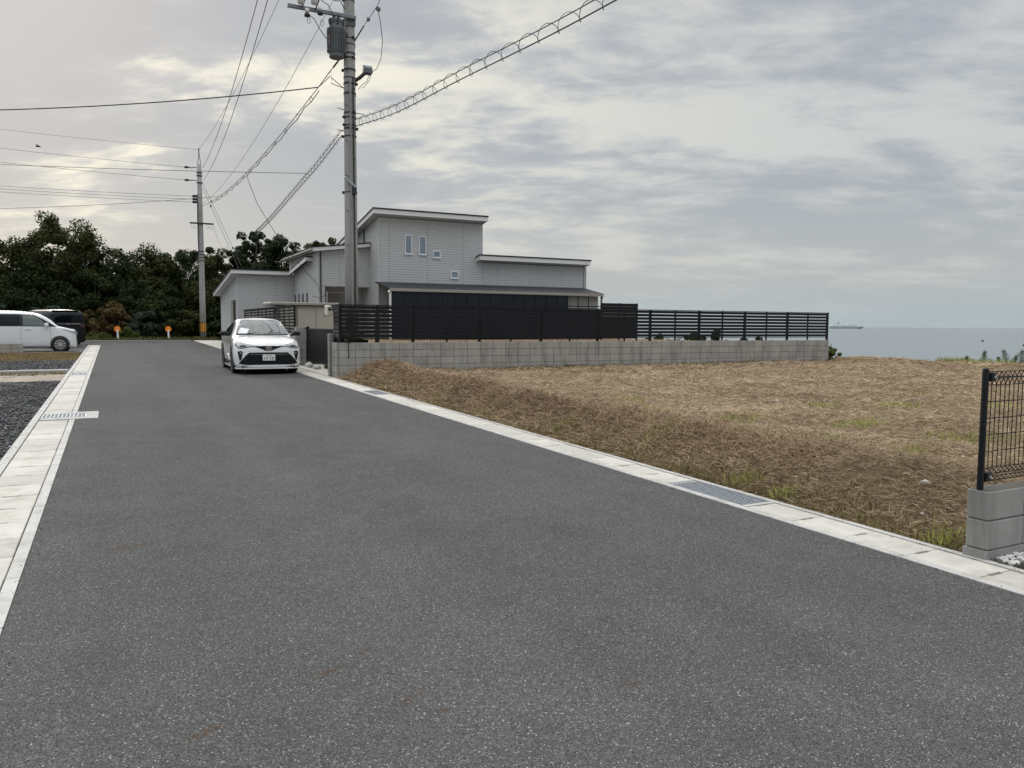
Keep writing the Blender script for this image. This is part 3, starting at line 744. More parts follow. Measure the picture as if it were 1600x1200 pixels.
# left-side turf and verge growth
n = 26000; X = RNG.uniform(-7, -1.1, n); Y = RNG.uniform(31, 37.4, n)
o = blades('turf', X, Y, lambda x, y: G * y - .02, .09, .012, (.2, 1.3), M['turfblade'], (-.01, 0), .1); tag(o, 'brownish turf in front of the white van', 'grass')
n = 12000; X = RNG.uniform(-16, 9, n); Y = 54.9 + np.abs(RNG.normal(0, .9, n))
o = blades('verge_grass', X, Y, lambda x, y: G * y - .08, .32, .035, (.6, 1.5), blade_mat('verge_grass', [(.1, (.05, .06, .02)), (.5, (.12, .12, .045)), (.9, (.24, .21, .10))], 1.0, .3), (-.02, 0), .2); tag(o, 'unmown verge grass along the far side of the road', 'grass')
n = 1500; Y = RNG.uniform(14.6, 17.2, n); X = 25.35 + RNG.uniform(-.3, .3, n)
o = blades('shore_grass', X, Y, lot_z, .22, .014, (.8, 1.5), M['greengrass'], (-.02, 0), .1); tag(o, 'green weeds among the little pines on the sea edge', 'grass')
n = 3500; X = RNG.normal(-2.0, .18, n) * 0 + RNG.uniform(-4, -1.15, n); Y = RNG.normal(24.2, .25, n)
o = blades('weeds', X[:900], Y[:900], lambda x, y: G * y - .02, .10, .012, (.2, 1.3), M['olive'], (-.01, 0), .1); tag(o, 'sparse weeds beside the concrete divider strip', 'grass')

first_stone = stones[1]
for (x, y, s) in ((5.86, 4.05, .045), (5.55, 3.85, .022), (9.6, 9.3, .06), (7.3, 5.6, .02)):
    q = inst(first[1], 'field_stone', None, (x, y, float(lot_z(x, y)) + s * .3), (.2, .3, 1)); q.scale = (s * 1.2, s, s * .8)
    tag(q, 'pale loose stone lying in the mown dry grass', 'stone', 'loose stones on the vacant lot')

# ------------------------------------------------------------------ yard behind the retaining wall
grid('yard', np.linspace(6.3, 23.2, 18), np.linspace(20.28, 60, 30), lambda X, Y: X * 0 + .93, M['dry'])
n = 9000; X = RNG.uniform(6.4, 23, n); Y = 20.4 + np.abs(RNG.normal(0, 2.5, n))
o = blades('yard_grass', X, Y, lambda x, y: x * 0 + .93, .12, .03, (.2, 1.2), M['straw'], (-.01, 0), .1); tag(o, 'dry lawn grass behind the long slatted fence', 'grass')

# ------------------------------------------------------------------ house
YD = .93
house = thing('house', 'grey sided modern house with stepped shed roofs behind the black fence', 'house', (10.71, 34.0, YD))
HL = Vector((10.71, 34.0, YD))
def hp(mb, name, mat, parent=None, **k):
    v = [(p[0] - HL.x, p[1] - HL.y, p[2] - HL.z) for p in mb.v]; mb.v = v
    return mb.build(name, mat, parent or house, **k)
def siding_panel(axis, fixed, a, b, z0, za, zb_, out):
    """wall cladding between a and b, top sloping from za to zb_, grooves every 11 cm. out = +-1 direction of the face"""
    mb = MB(); pitch, gr_, d = .113, .022, .012
    prof = [];  z = z0; zt = max(za, zb_)
    while z < zt:
        e = min(z + pitch, zt); prof += [(z, d), (min(z + gr_, e), 0.0), (e, 0.0)]; z = e
    n = len(prof)
    def top(t): return za + (zb_ - za) * t
    rows = []
    for t, s in ((0, a), (1, b)):
        for (z, r) in prof:
            zz = min(z, top(t)); off = fixed + out * (0.018 - r)
            rows.append((s, off, zz) if axis == 'x' else (off, s, zz))
    fs = [(i, i + 1, n + i + 1, n + i) for i in range(n - 1)]
    m = len(rows)
    for t, s in ((0, a), (1, b)):
        for z in (z0, top(t)):
            rows.append((s, fixed - out * .01, z) if axis == 'x' else (fixed - out * .01, s, z))
    fs += [(m, 0, n, m + 2), (m + 1, n - 1, 2 * n - 1, m + 3), tuple([m] + list(range(0, n)) + [m + 1]), tuple([m + 2] + list(range(n, 2 * n)) + [m + 3])]
    mb.add(rows, fs); return hp(mb, 'siding_panel', M['siding'])
def wall_run(axis, fixed, pts, z0, ztop, out, gap=.006):
    for a, b in zip(pts[:-1], pts[1:]): siding_panel(axis, fixed, a + gap, b - gap, z0, ztop(a), ztop(b), out)
XA, YA, XAr = 10.71, 34.0, 21.59
XS = 15.80                                            # where the two-storey part ends
YB, XB = 35.46, 8.35; YC, XC = 40.62, 5.61
PA = .168                                              # roof fall per metre, towards the back
zA = lambda y: 6.42 - PA * (y - 33.5)
zL = lambda y: 4.62 - PA * (y - 33.5)
# wall cores (kept a little inside the cladding)
c = MB(); e = .012
c.prism([(YA + e, YD - .3), (42.0, YD - .3), (42.0, zA(42)), (YA + e, zA(YA))], 'x', XA + e, XS - e); hp(c, 'wall', M['siding'])
c = MB(); c.prism([(YA + e, YD - .3), (42.0, YD - .3), (42.0, zL(42)), (YA + e, zL(YA))], 'x', XS - e + .002, XAr - e); hp(c, 'wall', M['siding'])
pB = .12; zB = lambda x: 4.80 + pB * (x - 8.05)
c = MB(); c.prism([(XB + e, 3.27), (XA + e - .002, 3.27), (XA + e - .002, zB(XA)), (XB + e, zB(XB))], 'y', YB + e, 41.9); hp(c, 'wall', M['siding'])
c = MB(); c.box(XB + e, 8.64, YB + e, 41.9, YD - .3, 3.266); c.box(8.642, XA + e - .002, YB + 1.3, 41.9, YD - .3, 3.266); hp(c, 'wall', M['siding'])
pC = .115; zC = lambda y: 4.02 - pC * (y - 40.23)
c = MB(); c.prism([(YC + e, .2), (47.5, .2), (47.5, zC(47.5)), (YC + e, zC(YC))], 'x', XC + e, XB + e - .004); hp(c, 'wall', M['siding'])
# cladding
JA = [XA, 11.17, 13.0, 14.78, XS]
wall_run('x', YA, JA, 1.0, lambda x: zA(YA) - .01, -1)
wall_run('x', YA, [XS, 16.59, 18.37, 20.19, XAr], 1.0, lambda x: zL(YA) - .01, -1)
wall_run('y', XA, [YA, 35.8, 37.6, 39.4, 41.2], 1.0, lambda y: zA(y) - .01, -1)
wall_run('y', XS, [YA, 35.8, 37.6, 39.4], zL(33.5) - .2, lambda y: zA(y) - .01, 1)
wall_run('x', YB, [XB, 9.30, XA], 3.29, lambda x: zB(x) - .01, -1)
wall_run('x', YB, [XB, 8.63], 1.0, lambda x: 3.285, -1)
wall_run('y', XB, [YB, 37.2, 39.0, YC], 1.0, lambda y: zB(XB) - .01, -1)
wall_run('x', YC, [XC, 7.38, XB], .5, lambda x: zC(YC) - .01, -1)
DY0, DY1, DZ = 40.95, 43.2, 2.76
wall_run('y', XC, [YC, DY0], .5, lambda y: zC(y) - .01, -1)
wall_run('y', XC, [DY1, 45.2, 47.4], .5, lambda y: zC(y) - .01, -1)
siding_panel('y', XC, DY0 + .006, DY1 - .006, DZ, zC(DY0) - .01, zC(DY1) - .01, -1)
# corner trims
for (x, y, z0, z1) in ((XA - .02, YA - .02, 1.0, zA(YA) - .02), (XAr + .0, YA - .02, 1.0, zL(YA) - .02), (XB - .02, YB - .02, 1.0, zB(XB) - .02), (XC - .02, YC - .02, .5, zC(YC) - .02)):
    hp(MB().box(x - .022, x + .03, y - .022, y + .03, z0, z1), 'corner_trim', M['siding'])
# garage doorway: interior shade painted as a flat dark sheet, with half-raised door leaf
hp(MB().box(XC - .012, XC - .004, DY0 + .25, DY1 - .9, .5, DZ - .02), 'garage_shade_sheet', M['plastic'])
hp(MB().box(XC - .03, XC - .006, DY1 - .88, DY1 - .02, .5, DZ - .03), 'door_panel', M['beige_dark'])
hp(MB().box(XC - .045, XC - .0, DY0 + .02, DY0 + .24, .5, DZ - .03), 'door_jamb', M['siding'])
# roofs: slab + white fascia
def shed_roof(x0, x1, y0, y1, zf, name='roof'):
    """falls along y"""
    r = MB(); r.prism([(y0, zf(y0) + .20), (y1, zf(y1) + .20), (y1, zf(y1) + .255), (y0, zf(y0) + .255)], 'x', x0 - .03, x1 + .03); ro = hp(r, name, M['roof'])
    f = MB(); f.prism([(y0 + .03, zf(y0) + .002), (y0 + .055, zf(y0) + .002), (y0 + .055, zf(y0) + .197), (y0 + .03, zf(y0) + .197)], 'x', x0, x1); hp(f, 'fascia', M['trim'], ro)
    for (a, b) in ((x0, x0 + .025), (x1 - .025, x1)):
        f = MB(); f.prism([(y0 + .057, zf(y0) + .002), (y1 - .03, zf(y1) + .002), (y1 - .03, zf(y1) + .197), (y0 + .057, zf(y0) + .197)], 'x', a, b); hp(f, 'bargeboard', M['trim'], ro)
    f = MB(); f.prism([(y0 + .058, zf(y0) + .012), (y1 - .035, zf(y1) + .012), (y1 - .035, zf(y1) + .03), (y0 + .058, zf(y0) + .03)], 'x', x0 + .027, x1 - .027); hp(f, 'soffit', M['soffit'], ro)
    return ro
rA = shed_roof(10.33, 15.86, 33.5, 42.4, zA)
rL = shed_roof(15.45, 21.60, 33.5, 42.4, zL)
r = MB(); r.prism([(8.02, zB(8.05) + .16), (10.68, zB(10.68) + .16), (10.68, zB(10.68) + .21), (8.02, zB(8.05) + .21)], 'y', 35.10, 42.0); rB = hp(r, 'roof', M['roof'])
f = MB(); f.prism([(8.05, zB(8.05)), (10.66, zB(10.66)), (10.66, zB(10.66) + .157), (8.05, zB(8.05) + .157)], 'y', 35.13, 35.155); hp(f, 'fascia', M['trim'], rB)
f = MB(); f.box(8.05, 8.075, 35.157, 42.0, zB(8.05), zB(8.05) + .157); hp(f, 'fascia', M['trim'], rB)
f = MB(); f.tube([(8.0, 35.1, zB(8.05) + .08), (8.0, 42, zB(8.05) + .06)], .055, 8); hp(f, 'gutter', M['beige_dark'], rB)
f = MB(); f.prism([(8.08, zB(8.08) + .012), (10.64, zB(10.64) + .012), (10.64, zB(10.64) + .03), (8.08, zB(8.08) + .03)], 'y', 35.16, 41.9); hp(f, 'soffit', M['soffit'], rB)
# garage roof: main part and the tongue that runs forward along the entry wall
r = MB(); r.prism([(40.2, zC(40.2) + .17), (48.0, zC(48.0) + .17), (48.0, zC(48.0) + .22), (40.2, zC(40.2) + .22)], 'x', 5.23, 8.30); rC = hp(r, 'roof', M['roof'])
r = MB(); r.prism([(36.4, zC(36.4) + .17), (40.198, zC(40.198) + .17), (40.198, zC(40.198) + .22), (36.4, zC(36.4) + .22)], 'x', 8.0, 8.335); hp(r, 'roof_tongue', M['roof'], rC)
f = MB(); f.prism([(40.23, zC(40.23)), (40.255, zC(40.255)), (40.255, zC(40.255) + .167), (40.23, zC(40.23) + .167)], 'x', 5.26, 8.0); hp(f, 'fascia', M['trim'], rC)
f = MB(); f.prism([(40.258, zC(40.258)), (48.0, zC(48.0)), (48.0, zC(48.0) + .167), (40.258, zC(40.258) + .167)], 'x', 5.26, 5.285); hp(f, 'bargeboard', M['trim'], rC)
f = MB(); f.prism([(36.43, zC(36.43)), (40.26, zC(40.26)), (40.26, zC(40.26) + .167), (36.43, zC(36.43) + .167)], 'x', 8.003, 8.028); hp(f, 'bargeboard', M['trim'], rC)
f = MB(); f.box(8.03, 8.33, 36.43, 36.455, zC(36.43), zC(36.43) + .166); hp(f, 'fascia', M['trim'], rC)
f = MB(); f.prism([(40.26, zC(40.26) + .01), (47.9, zC(47.9) + .01), (47.9, zC(47.9) + .03), (40.26, zC(40.26) + .03)], 'x', 5.29, 8.3); hp(f, 'soffit', M['soffit'], rC)
# windows on the tall front
def window(x0, x1, z0, z1, y=YA):
    fr = MB(); t = .045; y0, y1 = y - .05, y - .012
    fr.box(x0, x1, y0, y1, z0, z0 + t); fr.box(x0, x1, y0, y1, z1 - t, z1); fr.box(x0, x0 + t, y0, y1, z0 + t + .001, z1 - t - .001); fr.box(x1 - t, x1, y0, y1, z0 + t + .001, z1 - t - .001)
    w = hp(fr, 'window', M['trim'])
    hp(MB().box(x0 + t, x1 - t, y - .034, y - .026, z0 + t, z1 - t), 'pane', M['winglass'], w)
    hp(MB().box(x0 - .02, x1 + .02, y - .075, y - .052, z0 - .03, z0 + .005), 'sill', M['trim'], w)
for a in ((11.92, 12.26, 4.76, 5.62), (12.59, 12.95, 4.76, 5.60), (13.27, 13.65, 4.65, 4.98), (14.17, 14.55, 3.74, 4.08)): window(*a)
for y in (37.65, 38.55, 39.45, 40.35):
    hp(MB().box(XB - .045, XB - .02, y - .09, y + .09, 1.9, 3.05), 'slit_window', M['tint'])
# entry porch: door and down pipes
hp(MB().box(8.97, 9.05, YB + 1.24, YB + 1.29, YD, 3.09), 'door_frame', M['trim']); hp(MB().box(9.051, 10.2, YB + 1.24, YB + 1.29, 3.02, 3.09), 'door_frame', M['trim'])
hp(MB().box(9.06, 9.62, YB + 1.25, YB + 1.288, YD, 3.01), 'front_door', M['beige_dark']); hp(MB().box(9.63, 10.18, YB + 1.25, YB + 1.288, YD, 3.01), 'front_door', M['interior'])
hp(MB().tube([(8.45, YB - .07, zB(8.4)), (8.45, YB - .07, 2.45), (8.47, YB - .075, 2.38), (8.62, YB - .075, 2.36)], .03, 8), 'downpipe', M['darksteel'])
hp(MB().tube([(XA - .06, 36.1, zA(36.1)), (XA - .06, 36.1, zB(10.6) + .2)], .03, 8), 'downpipe', M['darksteel'])
hp(MB().tube([(XAr - .1, YA - .06, zL(YA)), (XAr - .1, YA - .06, 3.0)], .03, 8), 'downpipe', M['siding'])
# terrace roof with dark screens
EY, EX0, EX1 = 31.5, 10.36, 20.95
ZE, ZW = 3.10, 3.47
r = MB(); th = .05
r.add([(10.52, YA - .03, ZW), (21.56, YA - .03, ZW), (EX1 + .1, EY, ZE), (EX0, EY, ZE), (10.52, YA - .03, ZW - th), (21.56, YA - .03, ZW - th), (EX1 + .1, EY, ZE - th), (EX0, EY, ZE - th)],
      [(0, 1, 2, 3), (7, 6, 5, 4), (3, 2, 6, 7), (0, 3, 7, 4), (1, 0, 4, 5), (2, 1, 5, 6)])
rT = hp(r, 'terrace_roof', M['roof'])
hp(MB().box(EX0 + .02, EX1 + .08, EY - .032, EY - .004, ZE - .13, ZE - .005), 'terrace_fascia', M['beige_dark'], rT)
hp(MB().bevbox(EX0 + .02, EX0 + .1, EY + .02, EY + .1, YD, ZE - .06, .006), 'terrace_post', M['trim']); hp(MB().bevbox(EX1 - .02, EX1 + .06, EY + .02, EY + .1, YD, ZE - .07, .006), 'terrace_post', M['plastic'])
hp(MB().tube([(EX1 + .06, EY - .03, ZE - .14), (EX1 + .0, EY - .02, ZE - .3), (EX1 - .03, EY - .02, 1.0)], .018, 6), 'downpipe', M['trim'])
b = MB(); b.lathe([(.0, -.05), (.045, -.04), (.05, 0), (.03, .04), (0, .045)], 10, (EX0 - .03, EY - .05, ZE - .16)); hp(b, 'spot_lamp', M['white_paint'], smooth=True)
n = 18; w = (EX1 - EX0 - .3) / n
for k in range(n):
    x0 = EX0 + .14 + k * w
    if k < n - 3:
        hp(MB().box(x0 + .012, x0 + w - .012, EY + .045, EY + .06, YD + .05, ZE - .14), 'screen_panel', M['screen'])
    hp(MB().box(x0 - .014, x0 + .0115, EY + .03, EY + .07, YD, ZE - .135), 'mullion', M['black'])
hp(MB().box(EX0 + .14 + 15 * w, EX1 - .02, EY + .035, EY + .065, 2.20, 2.26), 'transom', M['black']); hp(MB().box(EX0 + .14 + 15 * w, EX1 - .02, EY + .035, EY + .065, 2.46, 2.50), 'transom', M['black'])
hp(MB().box(EX0 + .14 + 15 * w, EX1 - .02, EY + .048, EY + .054, YD, 2.20), 'screen_panel', M['screen'])
hp(MB().box(EX0 + .14 + 15 * w, EX1 - .02, EY + .30, EY + .32, YD, ZE - .12), 'blind', M['interior'])

# ------------------------------------------------------------------ storage shed and meter
s = thing('storage_shed', 'beige steel storage shed behind the black gate', 'shed', (6.8, 30.9, .93))
def sp(mb, name, mat): mb.v = [(p[0] - 6.8, p[1] - 30.9, p[2] - .93) for p in mb.v]; return mb.build(name, mat, s)
sp(MB().box(5.72, 7.86, 30.52, 32.0, .7, 2.26), 'body', M['beige'])
for (a, b) in ((5.73, 6.34), (6.36, 7.06), (7.08, 7.84)): sp(MB().bevbox(a + .008, b - .008, 30.495, 30.518, .8, 2.2, .005), 'front_panel', M['beige'])
sp(MB().bevbox(5.36, 7.95, 30.36, 32.15, 2.285, 2.40, .02), 'roof', M['beige_dark'])
sp(MB().box(6.335, 6.365, 30.475, 30.494, .8, 2.24), 'corner_post', pmat('maroon_trim', (.16, .10, .085), .1, 3, .6))
mt = thing('meter_box', 'cream electric meter box bracketed to the fence end above the gate', 'meter box', (5.19, 21.0, 1.93))
MB().bevbox(-.08, .08, -.05, .05, -.14, .14, .025).build('case', pmat('cream_plastic', (.72, .70, .58), .04, 3, .4), mt)
MB().bevbox(.0, .052, -.058, -.048, .0, .10, .004).build('dial_window', M['plastic'], mt)
MB().box(.0, .08, -.19, -.035, .015, .05).build('bracket', M['black'], mt).location = (.02, -.02, 0)
MB().tube([(-.01, .03, .12), (-.01, .03, .52)], .012, 8).build('mast', M['steel'], mt)
MB().tube([(-.02, .03, -.12), (-.07, .03, -.17), (-.1, .04, -.14), (-.08, .04, -.06)], .012, 6).build('conduit', M['wire'], mt)
MB().tube([(-.01, .03, .5), (-.05, .08, .42), (-.15, .25, .34), (-.3, .5, .4)], .009, 6).build('feed_cable', M['wire'], mt)
M['armsteel'] = pmat('weathered_arm', (.20, .215, .24), .2, 10, .55, .3)
# ------------------------------------------------------------------ utility poles
def tapered(r0, r1, h, n=20): 
    mb = MB(); mb.lathe([(r0 + (r1 - r0) * t, h * t) for t in (0, .25, .5, .75, 1)], n); return mb
P1 = Vector((5.75, 20.66, 0)); P2 = Vector((5.42, 55.6, 0))
p1 = thing('utility_pole', 'tall concrete utility pole with a grey transformer behind the slatted fence', 'utility pole', (P1.x, P1.y, .9))
tapered(.182, .128, 11.9).build('pole', M['pole'], p1, smooth=True)
Z = lambda z: z - .9
def band(z, r, h=.03, m='darksteel'):
    mb = MB(); mb.lathe([(r, -h / 2), (r + .012, -h / 2), (r + .012, h / 2), (r, h / 2)], 18, (0, 0, Z(z)), 'z', False); mb.build('band', M[m], p1)
    MB().bevbox(r, r + .06, -.025, .025, Z(z) - .035, Z(z) + .035, .006).build('band_clamp', M[m], p1).rotation_euler = (0, 0, random.choice((-.4, .5, 2.7, 3.4, -1.2)))
def r1(z): return .182 - (.182 - .128) * Z(z) / 11.9
for z in (9.95, 9.45, 9.0, 8.85, 8.62, 8.5, 8.2, 8.0, 7.85, 7.6, 7.1, 6.98, 6.78, 6.7, 6.5, 5.05): band(z, r1(z), random.choice((.02, .03, .045)))
# step bolts
for k, z in enumerate(np.arange(3.2, 10.4, .45)):
    a = -.45 if k % 2 else .35
    MB().tube([(math.cos(a + math.pi) * .1 if k % 2 else math.cos(a) * .1, -.12, Z(z)), ((-.2 if k % 2 else .06), -.24, Z(z))], .009, 6).build('step_bolt', M['darksteel'], p1)
for (z, s) in ((7.15, -1), (7.12, 1), (6.6, -1)):
    MB().tube([(s * .12, -.05, Z(z)), (s * .36, -.12, Z(z) + (.02 if s < 0 else -.03))], .012, 6).build('step_bolt', M['steel'], p1)
# conduit up the face
MB().tube([(-.03, -.185, Z(2.0)), (-.03, -.17, Z(7.9))], .024, 8).build('conduit', M['pole'], p1)
MB().tube([(.05, -.18, Z(2.0)), (.05, -.165, Z(8.0))], .018, 8).build('conduit', M['darksteel'], p1)
# lower cross arm with brace
arm = MB(); arm.bevbox(-1.62, .12, -.25, -.17, Z(9.44), Z(9.53), .008); arm.build('cross_arm', M['armsteel'], p1)
MB().tube([(-.35, -.21, Z(9.43)), (-.10, -.15, Z(9.1))], .028, 6).build('arm_brace', M['steel'], p1)
MB().bevbox(-.13, .13, -.168, -.12, Z(9.28), Z(9.53), .01).build('arm_plate', M['transformer'], p1)
# upper cross arm above the frame
MB().bevbox(-1.75, .75, -.25, -.16, Z(11.62), Z(11.72), .008).build('cross_arm', M['steel'], p1)
def insulator(parent, c, s=1.0, flip=1, name='insulator'):
    mb = MB(); pr = [(.03, 0), (.075, .03), (.03, .05), (.08, .085), (.03, .105), (.07, .14), (.03, .16), (.03, .20), (.0, .205)]
    mb.lathe([(r * s, h * s * flip) for r, h in pr], 14, c); return mb.build(name, M['porcelain'], parent, smooth=True)
for (x, z) in ((-1.65, 11.72), (-1.4, 11.72), (.55, 11.72)): insulator(p1, (x, -.2, Z(z)))
# cut-out fuses on the lower arm
for (x, dz) in ((-1.30, 0), (-.97, .05)):
    c = MB(); c.lathe([(.05, -.02), (.085, .0), (.09, .16), (.06, .2), (.05, .26), (.0, .27)], 14, (x, -.30, Z(9.56) + dz)); c.build('cutout_fuse', M['porcelain'], p1, smooth=True)
    MB().tube([(x + .04, -.26, Z(9.5)), (x + .2, -.34, Z(9.95))], .022, 6).build('fuse_bracket', M['darksteel'], p1)
    c = MB(); c.lathe([(.07, 0), (.075, .05), (.03, .09), (.0, .09)], 12, (x + .14, -.34, Z(9.25) + dz * 2)); c.build('bushing', M['darksteel'], p1, smooth=True)
    c = MB(); c.lathe([(.04, 0), (.055, .03), (.05, .10), (.0, .11)], 12, (x + .14, -.34, Z(9.34) + dz * 2)); c.build('bushing', M['porcelain'], p1, smooth=True)
    MB().tube([(x + .16, -.34, Z(9.25)), (x + .14, -.35, Z(9.12)), (x + .18, -.35, Z(9.06)), (x + .22, -.35, Z(9.13)), (x + .2, -.34, Z(9.25))], .007, 5).build('lead_loop', M['greywire'], p1)
# transformer
tx_ = thing('transformer', 'grey finned can transformer hung on the tall concrete pole', 'transformer', (P1.x - .375, P1.y - .12, 8.42))
MB().lathe([(.0, 0), (.17, 0), (.185, .02), (.185, .10), (.20, .11), (.20, .74), (.19, .76), (.19, .86), (.20, .865), (.205, .93), (.16, .97), (.0, .99)], 28).build('tank', M['transformer'], tx_, smooth=False)
fin = MB().bevbox(.195, .238, -.011, .011, .13, .72, .004).build('fin', M['transformer'], tx_); fin.rotation_euler = (0, 0, 0)
for k in range(1, 22):
    q = inst(fin, 'fin', tx_, (0, 0, 0), (0, 0, 2 * math.pi * k / 22))
for a in (2.3, 3.6, 4.7, 5.6):
    MB().bevbox(.19, .215, -.02, .02, .80, .95, .005).build('lid_clip', M['darksteel'], tx_).rotation_euler = (0, 0, a)
for x, y in ((-.08, -.10), (.03, -.12)):
    MB().lathe([(.03, 0), (.045, .02), (.028, .05), (.04, .07), (.0, .10)], 12, (x, y, .96)).build('bushing', M['darksteel'], tx_, smooth=True)
MB().bevbox(.19, .30, .02, .10, .18, .26, .01).build('hanger', M['steel'], tx_); MB().bevbox(.19, .30, .02, .10, .66, .74, .01).build('hanger', M['steel'], tx_)
q = MB().bevbox(.236, .243, -.03, .03, .30, .50, .003).build('name_plate', pmat('rust_plate', (.16, .11, .09), .2, 20, .6), tx_); q.rotation_euler = (0, 0, R(208))
# jumpers on pole
MB().tube([(-.82, -.34, Z(9.72)), (-.62, -.34, Z(9.62)), (-.48, -.3, Z(9.4)), (-.42, -.22, Z(9.42))], .010, 6).build('jumper', M['wire'], p1)
MB().tube([(-1.15, -.34, Z(9.32)), (-.98, -.34, Z(9.22)), (-.85, -.34, Z(9.0)), (-.68, -.28, Z(8.83)), (-.57, -.2, Z(8.84))], .010, 6).build('jumper', M['wire'], p1)
MB().tube([(-.46, -.1, Z(9.93)), (-.4, -.1, Z(9.86)), (-.25, -.1, Z(9.88)), (-.13, -.05, Z(9.72))], .012, 6).build('jumper', M['wire'], p1)
# side equipment: switch head on a bracket with leads
MB().tube([(.1, -.05, Z(7.92)), (.24, -.12, Z(8.02)), (.42, -.16, Z(8.2))], .05, 8).build('equipment_bracket', M['darksteel'], p1)
MB().bevbox(.32, .56, -.24, -.06, Z(8.12), Z(8.3), .03).build('switch_head', M['transformer'], p1)
for k in range(5): MB().lathe([(.02, 0), (.032, .02), (.02, .06), (.0, .07)], 8, (.34 + .05 * k, -.15, Z(8.29))).build('terminal', M['steel'], p1)
MB().tube([(.5, -.16, Z(8.15)), (.42, -.15, Z(7.95)), (.28, -.13, Z(7.82)), (.2, -.12, Z(7.72))], .008, 5).build('lead', M['greywire'], p1)
MB().tube([(.55, -.16, Z(8.2)), (.5, -.15, Z(8.0)), (.36, -.13, Z(7.8)), (.3, -.12, Z(7.76))], .007, 5).build('lead', M['greywire'], p1)
# diagonal strut plate on the shaft
MB().tube([(-.22, -.2, Z(5.40)), (.10, -.2, Z(5.14))], .03, 8).build('strut', M['steel'], p1)
MB().bevbox(-.02, .10, -.24, -.17, Z(4.98), Z(5.16), .01).build('strut_clamp', M['darksteel'], p1)
# strain rod to the right and its loop
MB().tube([(.10, -.1, Z(8.92)), (.36, -.1, Z(9.36))], .022, 6).build('strain_rod', M['wire'], p1); MB().tube([(.36, -.1, Z(9.36)), (.62, -.1, Z(9.76))], .010, 6).build('strain_rod', M['greywire'], p1)
MB().bevbox(.44, .53, -.14, -.06, Z(9.5), Z(9.6), .02).build('strain_clamp', M['transformer'], p1)
MB().tube([(.62, -.1, Z(9.76)), (.74, -.1, Z(9.95)), (.9, -.1, Z(10.4))], .012, 6).build('strain_wire', M['greywire'], p1)
MB().tube([(.74, -.1, Z(9.9)), (.82, -.1, Z(9.5)), (.87, -.1, Z(9.05)), (.82, -.1, Z(8.6)), (.70, -.1, Z(8.32)), (.56, -.12, Z(8.2))], .010, 6).build('lead_loop', M['wire'], p1)
MB().lathe([(.05, -.012), (.068, 0), (.05, .012)], 12, (.76, -.1, Z(9.86)), 'y').build('ring', M['greywire'], p1)

p2 = thing('utility_pole', 'concrete utility pole with yellow and black guard at the road end', 'utility pole', (P2.x, P2.y, gz(55.6)))
g2 = gz(55.6); z2 = lambda z: z - g2
tapered(.20, .135, z2(11.95)).build('pole', M['pole'], p2, smooth=True)
MB().tube([(-.10, 0, z2(11.9)), (0, 0, z2(12.6))], .02, 6).build('top_bracket', M['darksteel'], p2); MB().tube([(.10, 0, z2(11.9)), (0.01, 0, z2(12.6))], .02, 6).build('top_bracket', M['darksteel'], p2)
MB().tube([(0, 0, z2(12.55)), (0, 0, z2(12.98))], .035, 6).build('top_bracket', M['darksteel'], p2)
for z in (11.72, 10.9):
    MB().tube([(-.1, 0, z2(z)), (-.42, 0, z2(z) - .02)], .025, 6).build('strain_arm', M['darksteel'], p2)
    MB().lathe([(.04, -.62), (.085, -.58), (.05, -.53), (.085, -.48), (.05, -.43), (.03, -.41)], 10, (0, 0, z2(z)), 'x').build('insulator', M['porcelain'], p2, smooth=True)
    MB().lathe([(.03, -.92), (.085, -.84), (.06, -.64), (.03, -.63)], 8, (0, 0, z2(z) - .03), 'x').build('wire_sleeve', M['wire'], p2)
for k in range(3):
    z = 9.87 - .19 * k
    MB().lathe([(.03, -.48), (.085, -.44), (.085, -.22), (.03, -.2)], 10, (0, 0, z2(z)), 'x').build('spool_insulator', M['wire'], p2)
MB().bevbox(-.2, -.1, -.05, .05, z2(9.4), z2(10.0), .01).build('rack', M['darksteel'], p2)
MB().bevbox(-.68, .78, -.23, -.15, z2(8.06), z2(8.16), .01).build('cross_arm', M['darksteel'], p2)
for x in (-.55, -.4, .35, .5, .65):
    MB().tube([(x, -.19, z2(8.05)), (x - .05, -.19, z2(7.85)), (x + .05, -.19, z2(7.72)), (x + .1, -.19, z2(7.9))], .008, 5).build('lead_loop', M['greywire'], p2)
MB().tube([(-.17, -.1, z2(9.4)), (-.19, -.12, z2(8.2)), (-.17, -.1, z2(6.2))], .03, 6).build('conduit', M['darksteel'], p2)
for z in (6.3, 6.1, 5.9, 5.7, 11.4, 11.2, 10.75): MB().lathe([(.16, -.03), (.19, -.03), (.19, .03), (.16, .03)], 14, (0, 0, z2(z)), 'z', False).build('band', M['darksteel'], p2)
gd = MB(); gd.lathe([(.19, 0), (.206, 0), (.206, .62), (.19, .62)], 20, (.0, -.004, .52)); gd.build('guard_sleeve', M['yellow'], p2)
for k in range(10):
    a = 2 * math.pi * k / 10; st = MB().box(.207, .2085, -.028, .028, .525, 1.135); q = st.build('guard_stripe', M['plastic'], p2); q.rotation_euler = (0, 0, a)
for z in (.515, 1.13): MB().lathe([(.2, 0), (.212, 0), (.212, .035), (.2, .035)], 20, (0, 0, z - .004)).build('guard_band', M['plastic'], p2)

